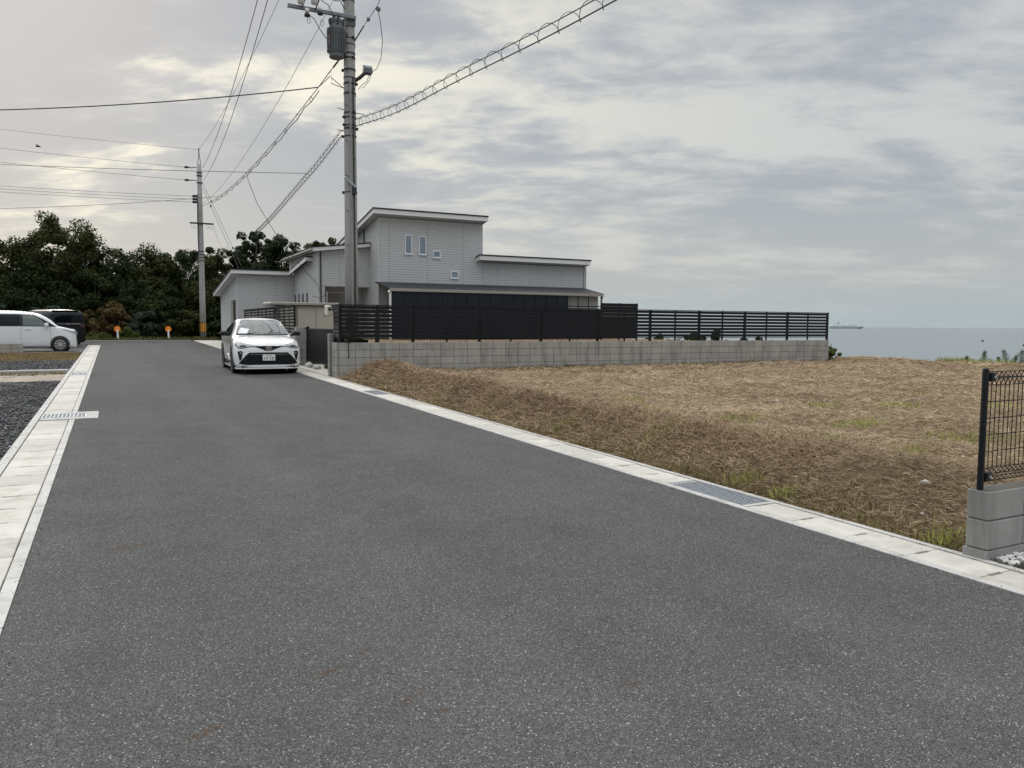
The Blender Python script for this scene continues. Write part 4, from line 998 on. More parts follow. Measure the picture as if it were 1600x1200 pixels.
# ------------------------------------------------------------------ wires
def sagged(a, b, sag, n=24):
    a, b = Vector(a), Vector(b); return [a.lerp(b, t / n) + Vector((0, 0, -4 * sag * (t / n) * (1 - t / n))) for t in range(n + 1)]
def cable(name, label, a, b, sag, r=.010, m='greywire', group=None, pts=None):
    pl = pts or sagged(a, b, sag); o = MB().tube(pl, r, 5).build(name, M[m]); tag(o, label, 'cable', group); return o
cable('power_line', 'upper high-voltage line between the two poles', (5.62, 55.5, 11.72), (4.06, 20.46, 11.9), .75, .012, 'wire')
cable('power_line', 'lower high-voltage line between the two poles', (5.62, 55.5, 10.9), (4.32, 20.46, 11.9), .95, .012, 'wire')
cable('ground_wire', 'thin overhead ground wire arriving at the spike of the far pole', (5.44, 55.5, 12.9), (5.3, 20.46, 12.8), .6, .008)
cable('power_line', 'thin ground wire leaving the spike of the far pole to the west', (5.4, 55.6, 12.88), (-27, 62.5, 15.2), .3, .010, group=None)
cable('power_line', 'upper strain-insulated line leaving the far pole to the west', (4.55, 55.6, 11.68), (-27, 62.5, 14.2), .3, .012, 'wire')
cable('power_line', 'lower strain-insulated line leaving the far pole to the west', (4.55, 55.6, 10.86), (-27, 62.5, 13.3), .3, .012, 'wire')
for k in range(3): cable('power_line', ('top', 'middle', 'bottom')[k] + ' of three low-voltage lines on black spools of the far pole', (4.98, 55.6, 9.86 - .19 * k), (-27, 62.5, 11.1 - .17 * k), .35, .012, 'wire')
MS = sagged((5.60, 20.55, 8.62), (5.55, 55.45, 9.25), .62, 36)
mc = thing('service_cable', 'sagging low-voltage service cable with ring hangers between the poles', 'cable', (5.6, 20.55, 8.62))
def wpart(root, mb, name, mat): mb.v = [(p[0] - root.location[0], p[1] - root.location[1], p[2] - root.location[2]) for p in mb.v]; return mb.build(name, mat, root)
wpart(mc, MB().tube(MS, .013, 5), 'messenger', M['wire'])
low = [p + Vector((.02, 0, -.10 - .05 * math.sin(i * 2.4))) for i, p in enumerate(MS[3:32])]
wpart(mc, MB().tube(low, .014, 5), 'cable', M['wire'])
wpart(mc, MB().tube([MS[0], MS[0].lerp(MS[2], .6)], .028, 6), 'strain_rod', M['wire'])
for i in range(4, 30, 2):
    p = MS[i]; wpart(mc, MB().tube([p + Vector((0, 0, .02)), p + Vector((.06, 0, -.05)), p + Vector((.02, 0, -.16)), p + Vector((-.05, 0, -.06)), p + Vector((0, 0, .02))], .010, 5), 'ring_hanger', M['wire'])
cable('secondary_line', 'thin bare line from the transformer pole fuses to the far pole', (5.35, 20.5, 9.95), (5.55, 55.45, 9.4), .75, .008)
j = MS[3]
cable('service_drop', 'black service drop stretching west from beside the transformer', j, (-12, 31, 7.6), .45, .017, 'wire')
for k, dz in enumerate((.13, -.02)):
    cable('jumper_loop', (('upper' if k == 0 else 'lower') + ' slack jumper loop joining the transformer pole to the service cable'), None, None, 0, .011, 'wire', pts=[MS[3], MS[3] + Vector((.12, -1.0, .10 + dz)), Vector((5.45, 21.4, 8.05 + dz)), Vector((5.6, 20.65, 7.72))])
cable('service_drop', 'service drop leaving westward near the far pole', MS[27], (-20, 51, 6.9), .5, .013, 'wire')
cable('telephone_drop', 'thin telephone drop crossing in front of the far pole', (5.62, 25.2, 6.3), (-14, 35, 7.1), .15, .009)
DJ = MS[17]
cable('house_drop', 'curving service drop from the hung cable down to the house', None, None, 0, .012, 'wire', pts=[DJ, Vector((5.58, 36.6, 7.9)), Vector((5.95, 36.6, 6.9)), Vector((6.7, 36.8, 5.75)), Vector((7.5, 37.0, 4.75)), Vector((8.05, 36.6, 4.0)), Vector((8.25, 35.6, 3.45)), Vector((8.38, 35.36, 3.1))])
cable('garage_drop', 'thin drop from the far pole cross arm to the garage roof', (6.18, 55.4, 8.05), (5.4, 40.5, 4.35), .35, .010, 'wire')
for k in range(2):
    a = Vector((5.6, 55.5, 10.75 - .35 * k)); b = Vector((9.4 - .3 * k, 52.0, .6))
    gq = thing('guy_wire', ('upper' if k == 0 else 'lower') + ' steel guy wire slanting down from the far pole', 'guy wire', a)
    wpart(gq, MB().tube([a, b], .012, 5), 'strand', M['greywire'])
    for t in (.42, .12): 
        c = a.lerp(b, t); wpart(gq, MB().lathe([(.0, -.09), (.05, -.05), (.05, .05), (.0, .09)], 8, c), 'guy_insulator', M['darksteel'])
# spiral-hung telecom cables on the transformer pole
def spiral_cable(label, pts, gap=.17, turn=.55, rs=.12):
    P = [Vector(p) for p in pts]
    # Catmull-Rom resample
    out = []
    Q = [P[0] * 2 - P[1]] + P + [P[-1] * 2 - P[-2]]
    for i in range(1, len(Q) - 2):
        for k in range(24):
            t = k / 24; a, b, c, d = Q[i - 1], Q[i], Q[i + 1], Q[i + 2]
            out.append(.5 * ((2 * b) + (c - a) * t + (2 * a - 5 * b + 4 * c - d) * t * t + (3 * b - a - 3 * c + d) * t ** 3))
    out.append(P[-1])
    t_ = thing('spiral_hung_cable', label, 'cable', P[0])
    wpart(t_, MB().tube(out, .010, 5), 'messenger', M['greywire'])
    wpart(t_, MB().tube([p + Vector((0, 0, -gap)) for p in out], .012, 5), 'cable', M['wire'])
    L = [0.0]
    for a, b in zip(out[:-1], out[1:]): L.append(L[-1] + (b - a).length)
    hel = []; s = 0.0; i = 0
    while s < L[-1]:
        while i < len(L) - 2 and L[i + 1] < s: i += 1
        t = (s - L[i]) / max(1e-6, L[i + 1] - L[i]); c = out[i].lerp(out[i + 1], t); d = (out[i + 1] - out[i]).normalized(); sd_ = d.cross(Vector((0, 0, 1))).normalized()
        an = 2 * math.pi * s / turn; hel.append(c + Vector((0, 0, -gap / 2)) + (sd_ * math.cos(an) * .8 + Vector((0, 0, 1)) * math.sin(an)) * rs); s += turn / 10
    wpart(t_, MB().tube(hel, .006, 4), 'spiral_hanger', M['greywire'])
spiral_cable('spiral-hung telecom cable rising overhead from the transformer pole', [(5.9, 20.6, 6.95), (5.98, 17.5, 6.6), (6.06, 14, 6.40), (6.44, 10, 6.33), (6.9, 4, 6.4), (7.6, -6, 6.9), (8.2, -16, 7.6)])
spiral_cable('spiral-hung telecom cable descending from the transformer pole toward the trees', [(5.55, 20.7, 6.66), (5.66, 24, 6.42), (5.78, 27, 6.31), (6.1, 34, 6.08), (6.5, 40, 6.15), (7.4, 46, 6.7), (8.8, 54, 7.6)], .13, .45, .10)

# ------------------------------------------------------------------ orange markers
for (x, y, lean, lab) in ((.36, 55.3, .04, 'orange disc road marker on a white post, the one nearer the vans'), (3.30, 55.3, .03, 'orange disc road marker on a white post, the one nearer the concrete pole')):
    d = thing('road_marker', lab, 'road marker', (x, y, gz(y) - .05)); d.rotation_euler = (0, -lean, 0)
    MB().lathe([(.055, 0), (.055, .72), (.03, .73)], 12).build('post', M['white_paint'], d)
    MB().lathe([(.0, -.02), (.16, -.02), (.185, -.005), (.185, .02), (.0, .022)], 24, (0, 0, .77 - .02), 'y').build('reflector_disc', M['orange'], d)

# ------------------------------------------------------------------ ship, bird
sh = thing('ferry', 'pale distant ferry on the sea horizon beyond the fence end', 'ship', (2255, 1880, -4.2), R(140 - 180)); sh.scale = (.72, .72, .72)
MSH = pmat('ship_paint', (.62, .66, .68), .05, .02, .6); MSD = pmat('ship_hull', (.42, .48, .52), .05, .02, .6)
hull = MB(); ring = lambda z, w, l0, l1: [(-l0, -w, z), (l1 * .72, -w, z), (l1, 0, z), (l1 * .72, w, z), (-l0, w, z)]
a, b = ring(0, 11, 72, 70), ring(11, 12.5, 75, 84); hull.add(a + b, [(0, 1, 2, 3, 4), (9, 8, 7, 6, 5)] + [(i, (i + 1) % 5, 5 + (i + 1) % 5, 5 + i) for i in range(5)]); hull.build('hull', MSD, sh)
for (x0, x1, z0, z1, w, nm) in ((-72, 52, 11, 16, 11.5, 'deck_house'), (-62, 40, 16.05, 20, 10.5, 'deck_house'), (8, 36, 20.05, 24, 9, 'bridge')): MB().bevbox(x0, x1, -w, w, z0, z1, .5).build(nm, MSH, sh)
MB().prism([(-40, 20.1), (-26, 20.1), (-28, 31), (-40, 31)], 'y', -4, 4).build('funnel', MSD, sh)
bd = thing('bird', 'small dark bird gliding beside the overhead lines', 'bird', (-3.9, 60, 12.95))
MB().tube([(-.16, 0, 0), (-.05, 0, .02), (.08, 0, .02), (.17, 0, 0)], [.01, .055, .05, .012], 8).build('body', M['plastic'], bd, smooth=True)
for s in (-1, 1): MB().add([(.05, 0, .03), (-.06, 0, .03), (-.07, s * .18, .10), (-.12, s * .36, .05), (-.02, s * .2, .12)], [(0, 1, 2, 4), (4, 2, 3)]).build('wing', M['plastic'], bd)
# buoys
for (x, y) in ((330, 205), (260, 148)):
    t_ = thing('buoy', 'small dark buoy floating off the shore', 'buoy', (x, y, -4.2), 0, 'buoys on the sea')
    MB().lathe([(0, -.2), (.4, -.1), (.5, .2), (.3, .5), (.1, .8), (0, .82)], 12).build('float', M['plastic'], t_, smooth=True)

# ------------------------------------------------------------------ trees
LM = {
 'sapling': leaf_mat('leaf_sapling', [(.05, (.05, .075, .03)), (.5, (.10, .14, .06)), (.95, (.17, .20, .09))]),
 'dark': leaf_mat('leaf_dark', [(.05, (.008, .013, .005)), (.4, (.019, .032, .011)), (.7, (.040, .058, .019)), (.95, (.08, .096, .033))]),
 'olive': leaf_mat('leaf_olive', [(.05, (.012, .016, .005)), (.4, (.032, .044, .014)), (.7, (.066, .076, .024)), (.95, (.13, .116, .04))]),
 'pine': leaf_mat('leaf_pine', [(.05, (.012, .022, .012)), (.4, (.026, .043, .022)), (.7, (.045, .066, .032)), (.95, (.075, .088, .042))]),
 'rust': leaf_mat('leaf_rust', [(.05, (.03, .024, .012)), (.4, (.075, .058, .024)), (.7, (.13, .088, .034)), (.95, (.21, .11, .045))]),
 'blue': leaf_mat('leaf_blue', [(.05, (.014, .026, .018)), (.4, (.036, .056, .04)), (.7, (.066, .09, .066)), (.95, (.10, .12, .085))]),
 'bright': leaf_mat('leaf_bright', [(.05, (.04, .055, .014)), (.5, (.10, .125, .035)), (.95, (.18, .19, .06))]),
}
def leaf_cloud(centers, radii, per, size, flat=.75, asp=.5):
    """leaf rhombs spread in clumps; centers (k,3), radii (k,)"""
    k = len(centers); n = k * per; idx = np.repeat(np.arange(k), per)
    d = RNG.normal(0, 1, (n, 3)); d /= np.linalg.norm(d, axis=1)[:, None]; rr = RNG.uniform(.25, 1.0, n) ** .5 * RNG.uniform(.85, 1.12, n)
    P = centers[idx] + d * (radii[idx] * rr)[:, None] * np.array([1, 1, flat])
    # leaf frame: normals lean outward and up
    nr = d * .7 + RNG.normal(0, .6, (n, 3)) + np.array([0, 0, .45]); nr /= np.linalg.norm(nr, axis=1)[:, None]
    a = np.cross(nr, RNG.normal(0, 1, (n, 3))); a /= np.linalg.norm(a, axis=1)[:, None]; b = np.cross(nr, a)
    s = size * RNG.uniform(.6, 1.35, n)
    A = a * s[:, None]; B = b * (s * asp)[:, None]
    V = np.stack([P - A, P - B + nr * (.12 * s)[:, None], P + A, P + B + nr * (.12 * s)[:, None]], 1).reshape(-1, 3)
    F = np.arange(n * 4).reshape(n, 4); return V, F
def tree(name, label, x, y, h, rx, rz, mat, z0=None, clumps=46, per=190, size=.17, trunk=.16, low=.25, ry=None, cat='tree', cr=(.5, 1.0), group=None, peak=1.0, seed=0):
    rs = np.random.default_rng(1000 + seed); z0 = gz(y) - .1 if z0 is None else z0
    t = thing(name, label, cat, (x, y, z0), 0, group); ry = ry or rx
    zc = h - rz
    d = rs.normal(0, 1, (clumps, 3)); d /= np.linalg.norm(d, axis=1)[:, None]
    rr = rs.uniform(.35, 1.0, clumps) ** .55
    C = d * rr[:, None] * np.array([rx, ry, rz]) * .88; C[:, 2] += zc
    fill = rs.uniform(0, 1, clumps) < low                       # some clumps hang lower so the crown closes
    C[fill, 2] = rs.uniform(.12 * h, zc, fill.sum())
    C += rs.normal(0, .06, C.shape) * rx; C[:, 2] = np.clip(C[:, 2], .15, h)
    rad = rs.uniform(cr[0], cr[1], clumps) * min(rx, rz) * .42
    V, F = leaf_cloud(C, rad, per, size)
    fast_mesh('crown', V, F, mat, t)
    tm = MB(); pts = [Vector((rs.uniform(-.1, .1) * q, rs.uniform(-.1, .1) * q, zc * 1.05 * q)) for q in (0, .3, .6, .85, 1.0)]; pts[0] = Vector((0, 0, -.3))
    tm.tube(pts, [trunk * 1.25, trunk, trunk * .8, trunk * .6, trunk * .35], 8)
    for q in range(6):
        e = Vector(C[rs.integers(0, clumps)]); s = pts[2 + q % 3]; m_ = s.lerp(e, .5) + Vector((0, 0, .25)); tm.tube([s, m_, e], [trunk * .45, trunk * .28, trunk * .1], 6)
    tm.build('trunk', M['bark'], t, smooth=True); return t
GT = 'trees of the dark wood beyond the road'
TR = [  # x, y, h, rx, rz, mat, label, kw
 (-2.9, 64, 8.9, 2.9, 3.3, 'olive', 'tallest round-crowned broadleaf tree behind the parked vans', dict(clumps=120, cr=(.35, .75), low=.15)),
 (-6.2, 65, 7.3, 2.2, 2.9, 'olive', 'broadleaf tree rising just left of the tallest one', dict(clumps=75)),
 (-9.5, 65, 6.7, 3.0, 3.2, 'olive', 'broad olive tree at the open end of the wood beyond the white van', dict()),
 (.2, 63, 6.6, 2.6, 3.1, 'dark', 'dense dark evergreen behind the orange marker nearer the vans', dict(low=.4)),
 (2.6, 63.5, 7.3, 2.4, 3.2, 'olive', 'olive-topped evergreen between the two orange markers', dict(low=.35)),
 (5.0, 64, 7.2, 2.3, 3.2, 'dark', 'dark evergreen directly behind the far concrete pole', dict(low=.35)),
 (7.4, 64, 7.1, 2.3, 3.2, 'olive', 'bushy olive tree just right of the far concrete pole', dict(low=.35)),
 (9.9, 63, 8.6, 2.1, 3.0, 'pine', 'spiky pine with upswept tips above the garage roof', dict(clumps=130, per=150, cr=(.25, .55), size=.11, low=.35)),
 (12.2, 64, 8.2, 2.0, 2.7, 'dark', 'round dark tree beside the spiky pine above the garage roof', dict(clumps=100, low=.4)),
 (15.9, 66, 8.6, 1.6, 2.0, 'olive', 'treetop peeking over the entry roof of the house', dict(clumps=55)),
 (10.9, 65.5, 7.0, 2.6, 3.0, 'olive', 'olive tree filling the gap behind the spiky pine', dict(low=.4)),
 (14.0, 63, 6.9, 2.0, 2.6, 'dark', 'dark evergreen half hidden behind the entry roof', dict()),
 (-4.4, 61, 5.2, 2.6, 2.6, 'dark', 'low dark evergreen between the tallest tree and the vans', dict(low=.5)),
 (-.9, 61, 4.9, 2.1, 2.4, 'dark', 'shadowy rounded evergreen right of the black van', dict(low=.5)),
 (2.3, 60.5, 4.7, 2.2, 2.3, 'dark', 'low dark evergreen between the two orange markers', dict(low=.5)),
 (6.4, 60.5, 4.7, 2.2, 2.4, 'olive', 'low bushy olive tree at the foot of the far concrete pole', dict(low=.5)),
 (9.4, 60, 4.4, 2.2, 2.2, 'dark', 'low dark evergreen beside the garage wall', dict(low=.5)),
 (-8.0, 61, 5.0, 2.6, 2.5, 'dark', 'low dark evergreen above the white van roof', dict(low=.5)),
]
for i, (x, y, h, rx, rz, m, lab, kw) in enumerate(TR):
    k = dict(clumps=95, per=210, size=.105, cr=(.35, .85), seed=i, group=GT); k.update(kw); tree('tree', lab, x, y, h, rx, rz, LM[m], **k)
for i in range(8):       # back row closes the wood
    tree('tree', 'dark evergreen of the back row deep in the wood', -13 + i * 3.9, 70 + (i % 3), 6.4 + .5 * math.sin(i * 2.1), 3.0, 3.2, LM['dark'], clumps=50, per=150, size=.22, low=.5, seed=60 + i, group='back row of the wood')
GS = 'roadside shrubs'
SH = [(.15, 57.2, 2.7, 1.0, 1.1, 'rust', 'russet autumn shrub behind the orange marker nearer the vans'),
 (-3.6, 58.3, 2.5, 1.6, 1.2, 'blue', 'blue-green rounded shrub behind the vans'), (-1.6, 58.4, 2.0, 1.0, .9, 'rust', 'small russet bush above the black van'),
 (-.55, 56.6, 1.5, .8, .7, 'rust', 'low russet bush at the verge beside the black van'), (1.9, 57.0, 2.0, 1.1, .95, 'blue', 'blue-green verge shrub between the orange markers'),
 (3.3, 57.4, 2.3, 1.2, 1.1, 'dark', 'dark leafy shrub behind the orange marker nearer the concrete pole'), (4.4, 57.0, 2.2, .95, 1.0, 'olive', 'olive shrub left of the far concrete pole'),
 (6.6, 57.6, 2.4, 1.3, 1.1, 'dark', 'dark shrub right of the far concrete pole'), (-.75, 55.9, .75, .75, .4, 'bright', 'low bright green bush on the verge beside the black van'),
 (.95, 56.2, 1.0, .6, .5, 'bright', 'small fresh green bush beside the orange marker nearer the vans'), (-6.4, 58.2, 2.3, 1.6, 1.1, 'blue', 'blue-green shrub above the white van'),
 (2.5, 58.3, 2.9, 1.2, 1.2, 'olive', 'taller olive shrub between the orange markers'), (1.2, 58.6, 3.2, 1.1, 1.3, 'dark', 'dark shrub right behind the russet autumn shrub')]
for i, (x, y, h, rx, rz, m, lab) in enumerate(SH):
    tree('shrub', lab, x, y, h, rx, rz, LM[m], clumps=26, per=150, size=.11, trunk=.05, low=.45, cat='shrub', cr=(.5, 1.0), group=GS, seed=100 + i)
# bush at the seaward end of the wall, and dark thicket seen through the fence slats
tree('shrub', 'green bush hugging the seaward end of the long block wall', 23.75, 20.45, .75, .42, .34, LM['bright'], z0=.18, clumps=16, per=110, size=.055, trunk=.03, low=.5, cat='shrub', seed=130)
for i, (x, y, h, r) in enumerate(((24.6, 27.5, 1.0, 1.9), (24.9, 30.6, 1.15, 1.9), (24.4, 24.6, .75, 1.5))):
    tree('shrub', 'dark coastal thicket glimpsed through the fence slats', x, y, h, r, h * .5, LM['dark'], z0=.35, clumps=26, per=120, size=.09, trunk=.05, low=.6, cat='shrub', group='coastal thicket beyond the yard', seed=140 + i)
# little pines on the shore bank
for i, (y, hh, r, lab) in enumerate(((16.05, .42, .10, 'a'), (15.55, .50, .14, 'b'), (15.25, .36, .10, 'c'), (14.9, .48, .11, 'd'), (16.75, .24, .09, 'e'), (15.8, .30, .07, 'f'))):
    x = 25.45 + .15 * (i % 3); y -= .35; z0 = float(lot_z(x, y)) - .02
    t = thing('pine_sapling', 'small young pine sprouting on the sea edge of the vacant lot', 'sapling', (x, y, z0), 0, 'pine saplings on the shore edge')
    hh += .05; r *= 1.35; tm = MB().tube([(0, 0, 0), (.01, 0, hh)], [.015, .004], 6).build('trunk', M['bark'], t)
    n = 10; zz = np.linspace(.04, hh, n); C = np.stack([RNG.normal(0, r * .6, n) * (1 - zz / hh * .8), RNG.normal(0, r * .6, n) * (1 - zz / hh * .8), zz], 1)
    V, F = leaf_cloud(C, r * (1.1 - .8 * zz / hh) * .8 + .02, 80, .028, 1.3, .16); fast_mesh('crown', V, F, LM['sapling'], t)
# cycads and leafy plants behind the fence corner
def cycad(x, y, z0, h, n, fl, lab):
    t = thing('cycad', lab, 'plant', (x, y, z0))
    MB().lathe([(.07, -.05), (.085, h * .5), (.07, h), (.0, h + .03)], 10).build('trunk', M['bark'], t)
    for k in range(n):
        a = 2 * math.pi * k / n + random.uniform(-.2, .2); el = random.uniform(.45, 1.2); pts = []
        for q in range(9):
            s = q / 8; r = fl * s * math.cos(el) * (1 - .1 * s); z = h + fl * (math.sin(el) * s - .55 * s * s); pts.append(Vector((math.cos(a) * r, math.sin(a) * r, z)))
        mb = MB(); mb.tube(pts, [.008] * 8 + [.003], 4); sd_ = Vector((-math.sin(a), math.cos(a), 0))
        for q in range(1, 9):
            for hlf in (0, .5):
                p = pts[q - 1].lerp(pts[q], hlf); w = .13 * math.sin(math.pi * min(1, (q - 1 + hlf) / 8 * .9 + .12)) + .02; d_ = (pts[q] - pts[q - 1]).normalized()
                for sgn in (-1, 1):
                    tip = p + sd_ * sgn * w + d_ * .05 + Vector((0, 0, -.02)); mb.add([p - d_ * .011, p + d_ * .011, tip], [(0, 1, 2)])
        mb.build('frond', LM['pine'] if k % 3 else LM['blue'], t)
    return t
cycad(7.05, 22.6, .93, .95, 16, .62, 'cycad with arching fronds behind the fence, right of the tall pole')
cycad(6.25, 22.4, .93, .90, 12, .45, 'small cycad tucked behind the foot of the tall pole')
tree('shrub', 'leafy dark shrub poking under the fence at its corner', 5.75, 20.55, .42, .5, .22, LM['dark'], z0=.95, clumps=18, per=70, size=.04, trunk=.02, low=.5, cat='shrub', ry=.12, seed=150)
tree('shrub', 'trailing weed hanging over the block wall corner', 5.5, 20.1, .30, .10, .16, LM['olive'], z0=.98, clumps=8, per=40, size=.03, trunk=.01, low=.6, cat='plant', ry=.05, seed=151)
for i, (x, y, m, lab) in enumerate(((5.62, 21.15, 'dark', 'low green plant at the foot of the slim gate pillar'), (5.6, 22.2, 'olive', 'low weeds in front of the black gate'))):
    tree('shrub', lab, x, y, .30, .32, .16, LM[m], z0=gz(y), clumps=10, per=60, size=.035, trunk=.01, low=.4, cat='plant', seed=160 + i)
for i, (x, y) in enumerate(((5.45, 24.5), (5.5, 23.6))):
    q = thing('garden_rock', 'round pale garden rock before the black gate', 'rock', (x, y, gz(y) + .05), i * 1.3, 'rocks before the black gate')
    b = MB(); b.v = [tuple(Vector(v) * .14) for v in stones[i].v]; b.f = list(stones[i].f); b.build('rock', M['stone'], q)
# ------------------------------------------------------------------ vehicles
def pchip(xk, Yk, xq):
    """monotone cubic through keys; Yk (n,m)"""
    xk = np.asarray(xk, float); Yk = np.asarray(Yk, float); h = np.diff(xk)[:, None]; dl = np.diff(Yk, axis=0) / h
    m = np.zeros_like(Yk); s = (dl[:-1] * dl[1:]) > 0; w1 = 2 * h[1:] + h[:-1]; w2 = h[1:] + 2 * h[:-1]
    with np.errstate(all='ignore'): mm = (w1 + w2) / (w1 / dl[:-1] + w2 / dl[1:])
    m[1:-1] = np.where(s, mm, 0); m[0] = dl[0]; m[-1] = dl[-1]
    i = np.clip(np.searchsorted(xk, xq) - 1, 0, len(xk) - 2); t = ((xq - xk[i]) / h[i, 0])[:, None]; hh = h[i]
    return (2 * t**3 - 3 * t**2 + 1) * Yk[i] + (t**3 - 2 * t**2 + t) * hh * m[i] + (-2 * t**3 + 3 * t**2) * Yk[i + 1] + (t**3 - t**2) * hh * m[i + 1]
def loft_body(stations, nx=70, sub=6):
    xk = [s[0] for s in stations]; Hk = np.array([np.array(s[1]).ravel() for s in stations]); m = len(stations[0][1])
    lo, hi = xk[0], xk[-1]; t = np.linspace(0, 1, nx); xq = np.unique(np.concatenate([lo + (hi - lo) * t, lo + (hi - lo) * .06 * np.linspace(0, 1, 10) ** 1.6]))
    S = pchip(xk, Hk, xq).reshape(len(xq), m, 2)
    # smooth round the section (Catmull-Rom)
    def cr(P):
        Q = np.vstack([P[0] * 2 - P[1], P, [[-P[-2][0], P[-2][1]]]]); out = []
        for i in range(1, len(Q) - 2):
            a, b, c, d = Q[i - 1], Q[i], Q[i + 1], Q[i + 2]
            for k in range(sub):
                u = k / sub; lin = b + (c - b) * u; cu = .5 * ((2 * b) + (c - a) * u + (2 * a - 5 * b + 4 * c - d) * u * u + (3 * b - a - 3 * c + d) * u ** 3); out.append(lin * .35 + cu * .65)
        out.append(P[-1]); return np.array(out)
    rings = []
    for k, x in enumerate(xq):
        h = cr(S[k]); h[0, 0] = 0; h[-1, 0] = 0; h[:, 0] = np.maximum(h[:, 0], 0)
        full = np.vstack([h, np.stack([-h[-2:0:-1, 0], h[-2:0:-1, 1]], 1)]); rings.append(np.column_stack([np.full(len(full), x), full[:, 0], full[:, 1]]))
    n = len(rings[0]); V = np.vstack(rings); F = []
    for i in range(len(rings) - 1):
        for k in range(n): F.append((i * n + k, i * n + (k + 1) % n, (i + 1) * n + (k + 1) % n, (i + 1) * n + k))
    nh = (n + 2) // 2
    for base, fl in ((0, False), ((len(rings) - 1) * n, True)):
        for k in range(nh - 1):
            a, b = k, k + 1; c, d = (n - b) % n, (n - a) % n
            f = [base + q for q in (a, b, c, d)]; g_ = []
            for q in f:
                if q not in g_: g_.append(q)
            if len(g_) > 2: F.append(tuple(g_[::-1] if fl else g_))
    return V, F
class Skin:
    def __init__(s, V, F): s.bvh = BVHTree.FromPolygons([Vector(v) for v in V], F)
    def hit(s, axis, a, b, sign):
        """axis 'x': shoot along x at (y=a,z=b); axis 'y': shoot along y at (x=a,z=b). sign: side the ray starts on"""
        if axis == 'x': o = Vector((10 * sign, a, b)); d = Vector((-sign, 0, 0))
        elif axis == 'y': o = Vector((a, 10 * sign, b)); d = Vector((0, -sign, 0))
        else: o = Vector((a, b, 10)); d = Vector((0, 0, -1))
        h = s.bvh.ray_cast(o, d); return (h[0], h[1]) if h[0] is not None else (None, None)
    def patch(s, poly, axis, sign, off=.006, res=.03, name='patch', mat=None, parent=None, inset=.01):
        """a thin shell following the body inside the outline poly (2-D)"""
        bm = bmesh.new(); vs = [bm.verts.new((p[0], p[1], 0)) for p in poly]; bm.faces.new(vs)
        bmesh.ops.triangulate(bm, faces=bm.faces)
        xs_ = [p[0] for p in poly]; ys_ = [p[1] for p in poly]
        for k in range(2):
            lo, hi = ((min(xs_), max(xs_)), (min(ys_), max(ys_)))[k]; n = min(60, int((hi - lo) / res))
            for q in range(1, n + 1):
                c = lo + (hi - lo) * q / (n + 1); no = (1, 0, 0) if k == 0 else (0, 1, 0)
                bmesh.ops.bisect_plane(bm, geom=bm.verts[:] + bm.edges[:] + bm.faces[:], plane_co=(c, 0, 0) if k == 0 else (0, c, 0), plane_no=no, dist=1e-5)
        bmesh.ops.remove_doubles(bm, verts=bm.verts, dist=1e-5)
        bad = []; co = {}
        for v in bm.verts:
            h, n = s.hit(axis, v.co.x, v.co.y, sign)
            if h is None: bad.append(v)
            else: co[v] = (h, n)
        if bad: bmesh.ops.delete(bm, geom=bad, context='VERTS')
        # recompute after deletion
        for v in list(bm.verts):
            h, n = co[v]
            if n.dot(Vector((sign if axis == 'x' else 0, sign if axis == 'y' else 0, 1 if axis == 'z' else 0))) < 0: n = -n
            v.co = h + n * off
        bm.verts.index_update()
        top = [v.co.copy() for v in bm.verts]; T = [[v.index for v in f.verts] for f in bm.faces]
        rim = [(e.verts[0].index, e.verts[1].index) for e in bm.edges if len(e.link_faces) == 1]
        nn = []
        for v in bm.verts:
            h, n = co[v]
            if n.dot(Vector((sign if axis == 'x' else 0, sign if axis == 'y' else 0, 1 if axis == 'z' else 0))) < 0: n = -n
            nn.append(n)
        bm.free(); k = len(top)
        mb = MB(); mb.add(top + [p - n * (off + inset) for p, n in zip(top, nn)], T + [(a, b, b + k, a + k) for a, b in rim])
        o = mb.build(name, mat, parent, smooth=True)
        try: o.data.set_sharp_from_angle(angle=R(35))
        except Exception: pass
        return o
def cut_body(name, V, F, cutters, mat, parent):
    me = bpy.data.meshes.new(name); me.from_pydata([tuple(v) for v in V], [], F); me.update()
    bm = bmesh.new(); bm.from_mesh(me); bmesh.ops.recalc_face_normals(bm, faces=bm.faces); bm.to_mesh(me); bm.free()
    o = bpy.data.objects.new(name, me); COL.objects.link(o); tmp = []
    for (x, z, r, y0, y1) in cutters:
        mb = MB(); n = 40; mb.prism([(x + r * math.cos(2 * math.pi * k / n), z + r * math.sin(2 * math.pi * k / n)) for k in range(n)], 'y', y0, y1); c = mb.build('cutter', None); tmp.append(c)
        md = o.modifiers.new('b', 'BOOLEAN'); md.operation = 'DIFFERENCE'; md.object = c; md.solver = 'FAST'
    dg = bpy.context.evaluated_depsgraph_get(); ev = bpy.data.meshes.new_from_object(o.evaluated_get(dg)); o.modifiers.clear(); o.data = ev; ev.name = name
    for c in tmp: bpy.data.objects.remove(c, do_unlink=True)
    ev.materials.clear(); ev.materials.append(mat); ev.polygons.foreach_set('use_smooth', [True] * len(ev.polygons))
    try: ev.set_sharp_from_angle(angle=R(38))
    except Exception: pass
    o.parent = parent; return o
